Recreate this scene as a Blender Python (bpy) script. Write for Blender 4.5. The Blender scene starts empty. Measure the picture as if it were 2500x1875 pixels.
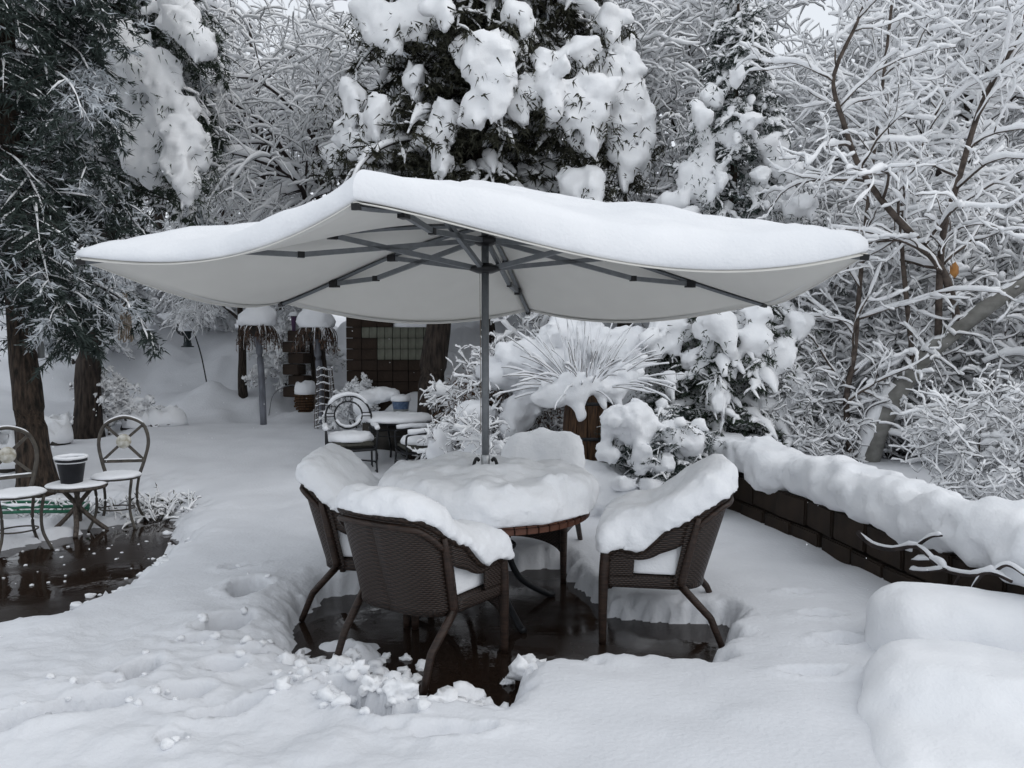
import bpy, bmesh, math
import numpy as np
from mathutils import Matrix, Vector

# ------------------------------------------------------------------ camera
FPX, W0, H0, EYE, HORIZON = 1950.0, 2500.0, 1875.0, 1.74, 835.0
PITCH = math.atan((H0 / 2 - HORIZON) / FPX)
scene = bpy.context.scene
col = scene.collection
cam_data = bpy.data.cameras.new('camera')
cam_data.sensor_width = 36.0
cam_data.lens = 36.0 * FPX / W0
cam_data.clip_end = 500.0
cam = bpy.data.objects.new('camera', cam_data)
cam.location = (0, 0, EYE)
cam.rotation_euler = (math.pi / 2 - PITCH, 0, 0)
col.objects.link(cam)
scene.camera = cam

# ------------------------------------------------------------------ overcast sky, soft sun, exposure
SUN_EL, SUN_AZ = 42.0, 112.0
world = bpy.data.worlds.new('World')
scene.world = world
world.use_nodes = True
wn = world.node_tree.nodes
wl = world.node_tree.links
wn.clear()
w_out = wn.new('ShaderNodeOutputWorld')
w_bg = wn.new('ShaderNodeBackground')
w_sky = wn.new('ShaderNodeTexSky')
w_sky.sky_type = 'NISHITA'
w_sky.sun_disc = False
w_sky.sun_elevation = math.radians(SUN_EL)
w_sky.sun_rotation = math.radians(SUN_AZ)
w_mix = wn.new('ShaderNodeMixRGB')
w_mix.inputs[0].default_value = 0.86            # cloud deck over the clear sky
w_mix.inputs[2].default_value = (9.0, 9.4, 9.9, 1)
wl.new(w_sky.outputs[0], w_mix.inputs[1])
wl.new(w_mix.outputs[0], w_bg.inputs[0])
w_bg.inputs[1].default_value = 0.12
wl.new(w_bg.outputs[0], w_out.inputs[0])

sun_data = bpy.data.lights.new('sun', 'SUN')
sun_data.energy = 0.85
sun_data.angle = math.radians(70)
sun_data.color = (1.0, 0.97, 0.93)
sun = bpy.data.objects.new('sun', sun_data)
az = math.radians(SUN_AZ)
el = math.radians(SUN_EL)
sun_dir = Vector((math.sin(az) * math.cos(el), math.cos(az) * math.cos(el), math.sin(el)))
sun.rotation_euler = sun_dir.to_track_quat('Z', 'Y').to_euler()
sun.location = (0, 0, 20)
col.objects.link(sun)

scene.view_settings.view_transform = 'Standard'
scene.view_settings.look = 'None'
scene.view_settings.exposure = -0.24
scene.view_settings.gamma = 1.0
scene.view_settings.use_curve_mapping = False
scene.render.engine = 'CYCLES'
scene.cycles.use_denoising = True
scene.cycles.max_bounces = 8
scene.cycles.diffuse_bounces = 6
scene.cycles.glossy_bounces = 3
scene.cycles.transparent_max_bounces = 4

# ------------------------------------------------------------------ small maths
CP, SP = math.cos(PITCH), math.sin(PITCH)
def at(px, py, Y):
    """world point on the sight line of photo pixel (px, py) at distance Y"""
    u = (px - W0 / 2) / FPX
    v = (H0 / 2 - py) / FPX
    d = np.array([u, CP + v * SP, v * CP - SP])
    return np.array([0, 0, EYE]) + d * (Y / d[1])
def ground_at(px, py, z=0.0):
    u = (px - W0 / 2) / FPX
    v = (H0 / 2 - py) / FPX
    d = np.array([u, CP + v * SP, v * CP - SP])
    return np.array([0, 0, EYE]) + d * ((z - EYE) / d[2])

def hash3(ix, iy, iz, seed):
    h = (ix * 374761393 + iy * 668265263 + iz * 2147483647 + seed * 974711) & 0xFFFFFFFF
    h = ((h ^ (h >> 13)) * 1274126177) & 0xFFFFFFFF
    h = ((h ^ (h >> 16)) * 2246822519) & 0xFFFFFFFF
    return ((h ^ (h >> 15)) & 0xFFFFFF) / float(0xFFFFFF)
def vnoise(p, seed=0):
    p = np.asarray(p, float)
    i = np.floor(p).astype(np.int64)
    f = p - i
    f = f * f * f * (f * (f * 6 - 15) + 10)
    x, y, z = i[..., 0], i[..., 1], i[..., 2]
    r = 0
    for dx in (0, 1):
        for dy in (0, 1):
            for dz in (0, 1):
                w = (f[..., 0] if dx else 1 - f[..., 0]) * (f[..., 1] if dy else 1 - f[..., 1]) * (f[..., 2] if dz else 1 - f[..., 2])
                r = r + w * hash3(x + dx, y + dy, z + dz, seed)
    return r * 2 - 1
def fbm(p, octaves=3, seed=0, gain=0.5):
    p = np.asarray(p, float)
    a, s, r = 1.0, 1.0, 0
    for o in range(octaves):
        r = r + a * vnoise(p * s + 17.3 * o, seed + o)
        a *= gain
        s *= 2.03
    return r
def norm(v):
    return v / np.maximum(np.linalg.norm(v, axis=-1, keepdims=True), 1e-9)
def sstep(a, b, x):
    t = np.clip((x - a) / (b - a), 0, 1)
    return t * t * (3 - 2 * t)
def spline(pts, n):
    """Catmull-Rom through pts, n samples"""
    p = np.asarray(pts, float)
    q = np.vstack([2 * p[0] - p[1], p, 2 * p[-1] - p[-2]])
    t = np.linspace(0, len(p) - 1, n)
    i = np.minimum(t.astype(int), len(p) - 2)
    f = (t - i)[:, None]
    a, b, c, d = q[i], q[i + 1], q[i + 2], q[i + 3]
    return 0.5 * (2 * b + (c - a) * f + (2 * a - 5 * b + 4 * c - d) * f ** 2 + (3 * b - a - 3 * c + d) * f ** 3)
def rot2(x, y, a):
    return x * math.cos(a) - y * math.sin(a), x * math.sin(a) + y * math.cos(a)

# ------------------------------------------------------------------ mesh collecting
class Geo:
    def __init__(s):
        s.V, s.F, s.A, s.n = [], [], [], 0
    def add(s, V, F, A=None):
        V = np.asarray(V, float).reshape(-1, 3)
        for f in (F if isinstance(F, list) else [F]):
            f = np.asarray(f, np.int64)
            if len(f):
                s.F.append(f + s.n)
        s.V.append(V)
        s.A.append(np.zeros((len(V), 3)) if A is None else np.asarray(A, float).reshape(-1, 3))
        s.n += len(V)
        return s
    def tubes(s, P, R, sides=5, up=None, lift=0.0, ell=1.0, A=None, close=True):
        """P (N,K,3), R (N,K): swept tubes; ell stretches the section upwards"""
        P = np.asarray(P, float)
        if P.ndim == 2:
            P = P[None]
        N, K = P.shape[:2]
        R = np.broadcast_to(np.asarray(R, float), (N, K))
        T = norm(np.gradient(P, axis=1))
        Z = np.zeros_like(T)
        Z[..., 2] = 1
        S = np.cross(T, Z)
        ln = np.linalg.norm(S, axis=-1, keepdims=True)
        X = np.zeros_like(T)
        X[..., 0] = 1
        S = np.where(ln > 0.08, S / np.maximum(ln, 1e-9), norm(X - T * T[..., :1]))
        U = np.cross(S, T)
        a = np.arange(sides) * 2 * math.pi / sides
        c, d = np.cos(a), np.sin(a)
        V = P[:, :, None] + R[:, :, None, None] * (c[None, None, :, None] * S[:, :, None] + (ell * d)[None, None, :, None] * U[:, :, None])
        if lift:
            V[..., 2] += lift
        idx = np.arange(N * K * sides).reshape(N, K, sides)
        nx = np.roll(idx, -1, axis=2)
        q = np.stack([idx[:, :-1], nx[:, :-1], nx[:, 1:], idx[:, 1:]], -1).reshape(-1, 4)
        F = [q]
        if close and sides >= 4:
            for e, fl in ((0, True), (K - 1, False)):
                r = idx[:, e]
                tr = [np.stack([r[:, 0], r[:, k], r[:, k + 1]][::-1 if fl else 1], -1) for k in range(1, sides - 1)]
                F.append(np.concatenate(tr))
        AA = None
        if A is not None:
            AA = np.broadcast_to(np.asarray(A, float)[:, :, None], V.shape)
        s.add(V, F, AA)
        return s
    def path(s, pts, r, sides=8, n=None, close=True):
        p = np.asarray(pts, float)
        if n:
            rr = r
            if np.ndim(r):
                rr = np.interp(np.linspace(0, 1, n), np.linspace(0, 1, len(r)), r)
            p = spline(p, n)
            r = rr
        return s.tubes(p, np.broadcast_to(np.asarray(r, float), (len(p),))[None], sides, close=close)
    def lathe(s, prof, n=24, c=(0, 0, 0)):
        prof = np.asarray(prof, float)
        a = np.arange(n) * 2 * math.pi / n
        V = np.stack([prof[:, None, 0] * np.cos(a), prof[:, None, 0] * np.sin(a), np.repeat(prof[:, 1:2], n, 1)], -1) + np.asarray(c)
        idx = np.arange(len(prof) * n).reshape(len(prof), n)
        nx = np.roll(idx, -1, 1)
        s.add(V, np.stack([idx[:-1], nx[:-1], nx[1:], idx[1:]], -1).reshape(-1, 4))
        return s
    def box(s, c, size, rz=0.0, bev=0.0, rx=0.0):
        hx, hy, hz = np.asarray(size, float) / 2
        bm = bmesh.new()
        bmesh.ops.create_cube(bm, size=1)
        for v in bm.verts:
            v.co = Vector((v.co.x * 2 * hx, v.co.y * 2 * hy, v.co.z * 2 * hz))
        if bev:
            bmesh.ops.bevel(bm, geom=bm.edges[:], offset=bev, segments=2, affect='EDGES')
        bm.verts.index_update()
        V = np.array([v.co[:] for v in bm.verts])
        f3 = [[v.index for v in f.verts] for f in bm.faces if len(f.verts) == 3]
        f4 = [[v.index for v in f.verts] for f in bm.faces if len(f.verts) == 4]
        bm.free()
        if rx:
            y, z = rot2(V[:, 1], V[:, 2], rx)
            V = np.stack([V[:, 0], y, z], -1)
        x, y = rot2(V[:, 0], V[:, 1], rz)
        V = np.stack([x, y, V[:, 2]], -1) + np.asarray(c, float)
        s.add(V, [f for f in (np.array(f3), np.array(f4)) if len(f)])
        return s
    def grid(s, V, A=None, flip=False):
        n, m = V.shape[:2]
        i = np.arange(n * m).reshape(n, m)
        q = np.stack([i[:-1, :-1], i[1:, :-1], i[1:, 1:], i[:-1, 1:]], -1).reshape(-1, 4)
        s.add(V, q[:, ::-1] if flip else q, A)
        return s
    def mesh(s, name, smooth=True):
        me = bpy.data.meshes.new(name)
        V = np.concatenate(s.V)
        F3 = [f for f in s.F if f.shape[1] == 3]
        F4 = [f for f in s.F if f.shape[1] == 4]
        loops = np.concatenate([f.ravel() for f in F4 + F3]).astype(np.int32)
        n4 = sum(len(f) for f in F4)
        n3 = sum(len(f) for f in F3)
        start = np.concatenate([np.arange(n4) * 4, n4 * 4 + np.arange(n3) * 3]).astype(np.int32)
        tot = np.concatenate([np.full(n4, 4), np.full(n3, 3)]).astype(np.int32)
        me.vertices.add(len(V))
        me.vertices.foreach_set('co', V.astype(np.float32).ravel())
        me.loops.add(len(loops))
        me.loops.foreach_set('vertex_index', loops)
        me.polygons.add(n4 + n3)
        me.polygons.foreach_set('loop_start', start)
        me.polygons.foreach_set('loop_total', tot)
        A = np.concatenate(s.A)
        if np.any(A):
            at_ = me.attributes.new('wuv', 'FLOAT_VECTOR', 'POINT')
            at_.data.foreach_set('vector', A.astype(np.float32).ravel())
        me.update(calc_edges=True)
        me.polygons.foreach_set('use_smooth', np.full(n4 + n3, smooth))
        return me

def surface_nets(f, lo, hi, h):
    """polygonise f(points) < 0 inside the box"""
    lo, hi = np.asarray(lo, float), np.asarray(hi, float)
    n = np.ceil((hi - lo) / h).astype(int) + 1
    ax = [lo[k] + np.arange(n[k]) * h for k in range(3)]
    Pg = np.stack(np.meshgrid(*ax, indexing='ij'), -1)
    D = f(Pg.reshape(-1, 3)).reshape(n)
    S = D < 0
    nc = n - 1
    acc = np.zeros((*nc, 3))
    cnt = np.zeros(nc)
    corners = [(i, j, k) for i in (0, 1) for j in (0, 1) for k in (0, 1)]
    def cs(A, c):
        return A[c[0]:c[0] + nc[0], c[1]:c[1] + nc[1], c[2]:c[2] + nc[2]]
    for a in corners:
        for axn in range(3):
            if a[axn] == 0:
                b = list(a)
                b[axn] = 1
                da, db = cs(D, a), cs(D, tuple(b))
                m = cs(S, a) != cs(S, tuple(b))
                t = np.where(m, da / np.where(m, da - db, 1), 0)
                for k in range(3):
                    acc[..., k] += np.where(m, (t if k == axn else a[k]), 0)
                cnt += m
    act = cnt > 0
    ids = np.full(nc, -1)
    ids[act] = np.arange(act.sum())
    base = np.stack(np.nonzero(act), -1)
    V = lo + (base + acc[act] / cnt[act][:, None]) * h
    Q = []
    for axn in range(3):
        o = [k for k in range(3) if k != axn]
        sl0 = [slice(1, nc[k]) for k in range(3)]
        sl1 = [slice(1, nc[k]) for k in range(3)]
        sl0[axn] = slice(0, nc[axn])
        sl1[axn] = slice(1, nc[axn] + 1)
        s0, s1 = S[tuple(sl0)], S[tuple(sl1)]
        m = s0 != s1
        i = np.stack(np.nonzero(m), -1)
        i[:, o] += 1
        e0, e1 = np.zeros(3, int), np.zeros(3, int)
        e0[o[0]], e1[o[1]] = 1, 1
        c = [i, i - e0, i - e0 - e1, i - e1]
        q = np.stack([ids[tuple(k.T)] for k in c], -1)
        fl = s0[m] if axn != 1 else ~s0[m]
        q = np.where(fl[:, None], q, q[:, ::-1])
        Q.append(q)
    return V, np.concatenate(Q)

# sdf helpers
def sd_ell(p, c, r):
    q = (p - np.asarray(c)) / np.asarray(r)
    k = np.linalg.norm(q, axis=-1)
    return (k - 1) * min(r)
def sd_cap(p, a, b, ra, rb=None):
    rb = ra if rb is None else rb
    a, b = np.asarray(a, float), np.asarray(b, float)
    ba = b - a
    t = np.clip((p - a) @ ba / (ba @ ba + 1e-12), 0, 1)
    return np.linalg.norm(p - a - t[:, None] * ba, axis=-1) - (ra + (rb - ra) * t)
def sd_box(p, c, b, r):
    q = np.abs(p - np.asarray(c)) - np.asarray(b)
    return np.linalg.norm(np.maximum(q, 0), axis=-1) + np.minimum(q.max(-1), 0) - r
def smin(a, b, k):
    h = np.clip(0.5 + 0.5 * (b - a) / k, 0, 1)
    return b + (a - b) * h - k * h * (1 - h)
def lumps(p, seed, a1=0.016, a2=0.007, f1=7.0, f2=22.0):
    return a1 * fbm(p * f1, 2, seed) + a2 * fbm(p * f2, 2, seed + 9)

# ------------------------------------------------------------------ objects and tags
def tag(o, label=None, cat=None, group=None, kind=None):
    if label: o['label'] = label
    if cat: o['category'] = cat
    if group: o['group'] = group
    if kind: o['kind'] = kind
    return o
def link(name, me, mat, parent=None):
    o = bpy.data.objects.new(name, me)
    if mat and not me.materials:
        me.materials.append(mat)
    col.objects.link(o)
    if parent is not None:
        o.parent = parent
    return o
def build(geo, name, mat, parent=None, smooth=True):
    return link(name, geo.mesh(name, smooth), mat, parent)
def thing(name, loc=(0, 0, 0), rz=0.0):
    o = bpy.data.objects.new(name, None)
    o.empty_display_size = 0.1
    o.location = loc
    o.rotation_euler = (0, 0, rz)
    col.objects.link(o)
    return o
def copy_tree(o, parent=None):
    c = o.copy()
    col.objects.link(c)
    c.parent = parent
    for ch in [k for k in o.children]:
        copy_tree(ch, c)
    return c

# ------------------------------------------------------------------ materials
def new_mat(name, base, rough=0.6, metal=0.0, spec=0.5):
    m = bpy.data.materials.new(name)
    m.use_nodes = True
    b = m.node_tree.nodes['Principled BSDF']
    b.inputs['Base Color'].default_value = (*base, 1)
    b.inputs['Roughness'].default_value = rough
    b.inputs['Metallic'].default_value = metal
    b.inputs['Specular IOR Level'].default_value = spec
    return m, m.node_tree.nodes, m.node_tree.links, b
def noise_mat(name, c1, c2, scale=8.0, rough=0.7, bump=0.3, stretch=(1, 1, 1), dist=0.02, detail=6.0, spec=0.3, metal=0.0, lo=0.35, hi=0.65, bscale=None):
    m, n, l, b = new_mat(name, c1, rough, metal, spec)
    tc = n.new('ShaderNodeTexCoord')
    mp = n.new('ShaderNodeMapping')
    mp.inputs['Scale'].default_value = stretch
    l.new(tc.outputs['Object'], mp.inputs[0])
    t = n.new('ShaderNodeTexNoise')
    t.inputs['Scale'].default_value = scale
    t.inputs['Detail'].default_value = detail
    l.new(mp.outputs[0], t.inputs['Vector'])
    r = n.new('ShaderNodeValToRGB')
    r.color_ramp.elements[0].position = lo
    r.color_ramp.elements[1].position = hi
    r.color_ramp.elements[0].color = (*c1, 1)
    r.color_ramp.elements[1].color = (*c2, 1)
    l.new(t.outputs[0], r.inputs[0])
    l.new(r.outputs[0], b.inputs['Base Color'])
    if bump:
        tb = t
        if bscale:
            tb = n.new('ShaderNodeTexNoise')
            tb.inputs['Scale'].default_value = bscale
            tb.inputs['Detail'].default_value = 4
            l.new(mp.outputs[0], tb.inputs['Vector'])
        bp = n.new('ShaderNodeBump')
        bp.inputs['Strength'].default_value = bump
        bp.inputs['Distance'].default_value = dist
        l.new(tb.outputs[0], bp.inputs['Height'])
        l.new(bp.outputs[0], b.inputs['Normal'])
    return m

M = {}
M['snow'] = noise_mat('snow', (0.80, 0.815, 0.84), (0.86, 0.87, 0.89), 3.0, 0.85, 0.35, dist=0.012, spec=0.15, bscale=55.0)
M['snow_ground'] = noise_mat('snow_ground', (0.67, 0.685, 0.715), (0.74, 0.755, 0.785), 1.5, 0.85, 0.4, dist=0.015, spec=0.15, bscale=38.0)  # ground snow coloured darker, standing in for the dimmer foreground light
# loose snow on twigs and needles, coloured whiter to brighten the shaded crowns
_src = M['snow'].copy(); _src.name = 'snow_on_twigs'
_n, _l = _src.node_tree.nodes, _src.node_tree.links
for _e, _c in zip([k for k in _n if k.type == 'VALTORGB'][0].color_ramp.elements, ((.88, .89, .905, 1), (.92, .925, .935, 1))):
    _e.color = _c
M['snow_twig'] = _src
M['bark'] = noise_mat('bark', (0.012, 0.009, 0.008), (0.055, 0.042, 0.034), 9.0, 0.9, 0.9, (3, 3, .5), 0.03)
M['bark_spruce'] = noise_mat('bark_spruce', (0.010, 0.008, 0.006), (0.068, 0.048, 0.036), 16.0, 0.9, 1.0, (2, 2, .45), 0.04)
M['twig'] = noise_mat('twig', (0.018, 0.014, 0.014), (0.05, 0.038, 0.034), 14.0, 0.85, 0.0)
M['aspen'] = noise_mat('aspen', (0.14, 0.138, 0.125), (0.26, 0.255, 0.24), 9.0, 0.8, 0.5, (1, 1, 1.3), 0.01, lo=.3, hi=.7)
M['vine'] = noise_mat('vine', (0.045, 0.035, 0.03), (0.12, 0.095, 0.08), 14.0, 0.85, 0.0)
def needle_mat(name, c1, c2):
    m, n, l, b = new_mat(name, c1, 0.65, 0, 0.3)
    a = n.new('ShaderNodeAttribute')
    a.attribute_name = 'wuv'
    sep = n.new('ShaderNodeSeparateXYZ')
    l.new(a.outputs['Vector'], sep.inputs[0])
    r = n.new('ShaderNodeValToRGB')
    r.color_ramp.elements[0].color = (*c1, 1)
    r.color_ramp.elements[1].color = (*c2, 1)
    r.color_ramp.elements[1].position = 0.72
    e = r.color_ramp.elements.new(0.86)          # frosted tips carry the snow's own colour
    e.color = (0.55, 0.58, 0.61, 1)
    l.new(sep.outputs[0], r.inputs[0])
    l.new(r.outputs[0], b.inputs['Base Color'])
    return m
M['needle'] = needle_mat('needle', (0.012, 0.020, 0.014), (0.045, 0.062, 0.042))
M['needle_blue'] = needle_mat('needle_blue', (0.014, 0.023, 0.020), (0.050, 0.068, 0.060))
M['needle_brown'] = needle_mat('needle_brown', (0.014, 0.015, 0.009), (0.045, 0.045, 0.028))
M['dry'] = needle_mat('dry_leaf', (0.05, 0.025, 0.015), (0.14, 0.08, 0.05))
M['alu'] = noise_mat('grey_aluminium', (0.13, 0.14, 0.15), (0.16, 0.17, 0.18), 30.0, 0.42, 0.0, metal=0.35, spec=0.5)
M['alu_light'] = noise_mat('pale_aluminium', (0.34, 0.35, 0.36), (0.42, 0.43, 0.44), 30.0, 0.35, 0.0, metal=0.6)
M['black'] = noise_mat('black_plastic', (0.008, 0.008, 0.009), (0.015, 0.015, 0.016), 20.0, 0.4, 0.0)
M['iron'] = noise_mat('black_iron', (0.010, 0.011, 0.013), (0.022, 0.023, 0.026), 25.0, 0.5, 0.1)
M['bronze'] = noise_mat('brown_bistro_metal', (0.045, 0.040, 0.036), (0.085, 0.075, 0.062), 20.0, 0.55, 0.15)
M['wood_grey'] = noise_mat('weathered_wood', (0.05, 0.042, 0.036), (0.12, 0.10, 0.085), 8.0, 0.8, 0.5, (6, 6, 1), 0.01)
M['tile'] = noise_mat('rust_tile', (0.055, 0.022, 0.014), (0.12, 0.05, 0.03), 9.0, 0.35, 0.1)
M['pot'] = noise_mat('dark_plastic_pot', (0.010, 0.011, 0.014), (0.018, 0.019, 0.023), 12.0, 0.5, 0.0)
M['post'] = noise_mat('painted_post', (0.10, 0.105, 0.12), (0.19, 0.20, 0.23), 7.0, 0.7, 0.4, (3, 3, .6), 0.01)
M['rock'] = noise_mat('dark_rock', (0.012, 0.011, 0.010), (0.05, 0.045, 0.04), 4.0, 0.85, 0.8, dist=0.05)
M['rope'] = noise_mat('rope', (0.15, 0.12, 0.09), (0.28, 0.23, 0.18), 60.0, 0.9, 0.5)
M['hose'] = noise_mat('green_hose', (0.01, 0.09, 0.05), (0.02, 0.14, 0.08), 10.0, 0.4, 0.0)
M['cushion'] = noise_mat('grey_cushion', (0.05, 0.05, 0.042), (0.08, 0.078, 0.066), 30.0, 0.9, 0.3)
M['block'] = noise_mat('brown_block', (0.012, 0.008, 0.006), (0.036, 0.023, 0.016), 2.2, 0.85, 0.5, dist=0.01, bscale=25.0)
M['block_pale'] = noise_mat('pale_block', (0.08, 0.083, 0.065), (0.16, 0.163, 0.13), 6.0, 0.8, 0.4, dist=0.01)
M['mortar'] = noise_mat('mortar', (0.012, 0.010, 0.009), (0.025, 0.02, 0.017), 8.0, 0.9, 0.3)
M['wallblock'] = noise_mat('retaining_block', (0.007, 0.005, 0.004), (0.032, 0.021, 0.014), 3.0, 0.8, 0.7, dist=0.02)
M['barrel'] = noise_mat('barrel_wood', (0.022, 0.011, 0.006), (0.085, 0.044, 0.020), 6.0, 0.7, 0.5, (8, 8, 1), 0.01)
M['jar'] = noise_mat('jar', (0.16, 0.17, 0.17), (0.24, 0.25, 0.25), 8.0, 0.35, 0.0)
M['dark_green'] = noise_mat('dark_lantern', (0.012, 0.02, 0.022), (0.02, 0.03, 0.034), 8.0, 0.4, 0.0)
M['purple'] = noise_mat('purple_glass', (0.06, 0.03, 0.07), (0.10, 0.05, 0.11), 8.0, 0.3, 0.0)
M['orange_leaf'] = noise_mat('orange_leaf', (0.28, 0.12, 0.03), (0.42, 0.20, 0.06), 9.0, 0.7, 0.0)
M['cone'] = noise_mat('cone', (0.10, 0.03, 0.012), (0.20, 0.07, 0.03), 20.0, 0.7, 0.5)

# umbrella cloth: lets a little light through
m, n, l, b = new_mat('canopy_cloth', (0.66, 0.65, 0.62), 0.8, 0, 0.2)
tr = n.new('ShaderNodeBsdfTranslucent')
tr.inputs[0].default_value = (0.66, 0.65, 0.62, 1)
mx = n.new('ShaderNodeMixShader')
mx.inputs[0].default_value = 0.12
l.new(b.outputs[0], mx.inputs[1])
l.new(tr.outputs[0], mx.inputs[2])
l.new(mx.outputs[0], n['Material Output'].inputs[0])
wv = n.new('ShaderNodeTexNoise')
wv.inputs['Scale'].default_value = 5
rm = n.new('ShaderNodeValToRGB')
rm.color_ramp.elements[0].color = (0.70, 0.685, 0.645, 1)
rm.color_ramp.elements[1].color = (0.78, 0.765, 0.72, 1)
tc = n.new('ShaderNodeTexCoord')
l.new(tc.outputs['Object'], wv.inputs['Vector'])
l.new(wv.outputs[0], rm.inputs[0])
l.new(rm.outputs[0], b.inputs['Base Color'])
M['canopy'] = m

# woven resin wicker: the weave follows the strip coordinates stored on the mesh (metres)
m, n, l, b = new_mat('wicker', (0.02, 0.012, 0.009), 0.45, 0, 0.45)
a = n.new('ShaderNodeAttribute')
a.attribute_name = 'wuv'
sep = n.new('ShaderNodeSeparateXYZ')
l.new(a.outputs['Vector'], sep.inputs[0])
def mth(op, x, y=None):
    k = n.new('ShaderNodeMath')
    k.operation = op
    for q, v in ((0, x), (1, y)):
        if v is None: continue
        if isinstance(v, (int, float)): k.inputs[q].default_value = v
        else: l.new(v, k.inputs[q])
    return k.outputs[0]
ux = mth('MULTIPLY', sep.outputs[0], 2 * math.pi / 0.026)
vz = mth('MULTIPLY', sep.outputs[1], 2 * math.pi / 0.0115)
par = mth('SINE', mth('MULTIPLY', vz, 0.5))
weave = mth('MULTIPLY', mth('SINE', ux), mth('SIGN', par))
ridge = mth('ABSOLUTE', mth('SINE', mth('MULTIPLY', vz, 0.5)))
hgt = mth('ADD', mth('MULTIPLY', ridge, 0.6), mth('MULTIPLY', weave, 0.4))
bp = n.new('ShaderNodeBump')
bp.inputs['Strength'].default_value = 0.9
bp.inputs['Distance'].default_value = 0.004
l.new(hgt, bp.inputs['Height'])
l.new(bp.outputs[0], b.inputs['Normal'])
rm = n.new('ShaderNodeValToRGB')
rm.color_ramp.elements[0].position = 0.0
rm.color_ramp.elements[1].position = 0.9
rm.color_ramp.elements[0].color = (0.007, 0.004, 0.003, 1)
rm.color_ramp.elements[1].color = (0.042, 0.025, 0.018, 1)
l.new(hgt, rm.inputs[0])
l.new(rm.outputs[0], b.inputs['Base Color'])
M['wicker'] = m
M['wrapped'] = noise_mat('wrapped_leg', (0.014, 0.009, 0.007), (0.045, 0.027, 0.020), 18.0, 0.45, 0.5, (1, 1, 7), 0.004)
M['braid'] = noise_mat('braided_rim', (0.008, 0.005, 0.004), (0.045, 0.028, 0.020), 45.0, 0.5, 1.0, (1, 1, 1.6), 0.012)

# wet slab with standing melt water: shallow water shows as a mirror where the slab is low
m, n, l, b = new_mat('wet_patio', (0.02, 0.014, 0.011), 0.1, 0, 0.3)
tc = n.new('ShaderNodeTexCoord')
t1 = n.new('ShaderNodeTexNoise'); t1.inputs['Scale'].default_value = 1.3; t1.inputs['Detail'].default_value = 5
t2 = n.new('ShaderNodeTexNoise'); t2.inputs['Scale'].default_value = 30; t2.inputs['Detail'].default_value = 6
for t in (t1, t2): l.new(tc.outputs['Object'], t.inputs['Vector'])
rr = n.new('ShaderNodeValToRGB')
rr.color_ramp.elements[0].position = 0.45; rr.color_ramp.elements[1].position = 0.62
rr.color_ramp.elements[0].color = (0.03, 0.03, 0.03, 1); rr.color_ramp.elements[1].color = (0.30, 0.30, 0.30, 1)
l.new(t1.outputs[0], rr.inputs[0]); l.new(rr.outputs[0], b.inputs['Roughness'])
rc = n.new('ShaderNodeValToRGB')
rc.color_ramp.elements[0].color = (0.008, 0.005, 0.004, 1); rc.color_ramp.elements[1].color = (0.028, 0.018, 0.013, 1)
l.new(t2.outputs[0], rc.inputs[0]); l.new(rc.outputs[0], b.inputs['Base Color'])
t3 = n.new('ShaderNodeTexNoise'); t3.inputs['Scale'].default_value = 9; t3.inputs['Detail'].default_value = 3
l.new(tc.outputs['Object'], t3.inputs['Vector'])
bp = n.new('ShaderNodeBump'); bp.inputs['Strength'].default_value = 0.12; bp.inputs['Distance'].default_value = 0.01
l.new(t3.outputs[0], bp.inputs['Height']); l.new(bp.outputs[0], b.inputs['Normal'])
M['patio'] = m
# ================================================================== THE GROUND
WALL_PATH = spline([(2.0, 8.55), (2.14, 7.8), (2.3, 7.0), (2.48, 6.2), (2.62, 5.2), (2.78, 4.2), (2.98, 3.2), (3.25, 2.2)], 60)
def poly_dist(p, poly):
    """signed distance in the plane, positive outside"""
    d = np.full(len(p), 1e9)
    inside = np.zeros(len(p), bool)
    a = np.asarray(poly)[:, :2]
    b = np.roll(a, -1, 0)
    for s, e in zip(a, b):
        w = p - s
        v = e - s
        t = np.clip((w @ v) / (v @ v + 1e-12), 0, 1)
        d = np.minimum(d, np.linalg.norm(w - t[:, None] * v, axis=-1))
        c = ((s[1] > p[:, 1]) != (e[1] > p[:, 1])) & (p[:, 0] < (e[0] - s[0]) * (p[:, 1] - s[1]) / (e[1] - s[1] + 1e-12) + s[0])
        inside ^= c
    return np.where(inside, -d, d)
def line_dist(p, path):
    d = np.full(len(p), 1e9)
    for s, e in zip(path[:-1], path[1:]):
        w = p - s
        v = e - s
        t = np.clip((w @ v) / (v @ v + 1e-12), 0, 1)
        d = np.minimum(d, np.linalg.norm(w - t[:, None] * v, axis=-1))
    return d
def gp(px, py, z=0.0):
    return ground_at(px, py, z)[:2]
SN = 0.17
PUDDLE = np.array([gp(735, 1500), gp(790, 1462), gp(856, 1450), gp(960, 1425), gp(1100, 1405), gp(1240, 1392), gp(1370, 1392), gp(1448, 1462),
    gp(1485, 1508), gp(1572, 1511), gp(1697, 1522), gp(1768, 1533), gp(1790, 1560, .08), gp(1735, 1590, .16), gp(1616, 1574, .16),
    gp(1518, 1574, .16), gp(1437, 1596, .16), gp(1301, 1608, .16), gp(1276, 1650, .16), gp(1283, 1678, .16), gp(1214, 1712, .14),
    gp(1138, 1716, .14), gp(1080, 1722, .12), gp(990, 1690, .1), gp(930, 1650, .1), gp(860, 1630, .1), gp(704, 1618, .1), gp(686, 1582, .06), gp(705, 1540, .03)])
PUDDLE_L = np.array([gp(445, 1242), gp(330, 1272), gp(200, 1300), gp(0, 1345), gp(-300, 1400), gp(-900, 1560, .1), gp(-300, 1540, .1), gp(0, 1512, .1),
    gp(130, 1486, .1), gp(250, 1446, .1), gp(330, 1408, .08), gp(395, 1372, .06), gp(440, 1325, .04), gp(452, 1280)])
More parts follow.
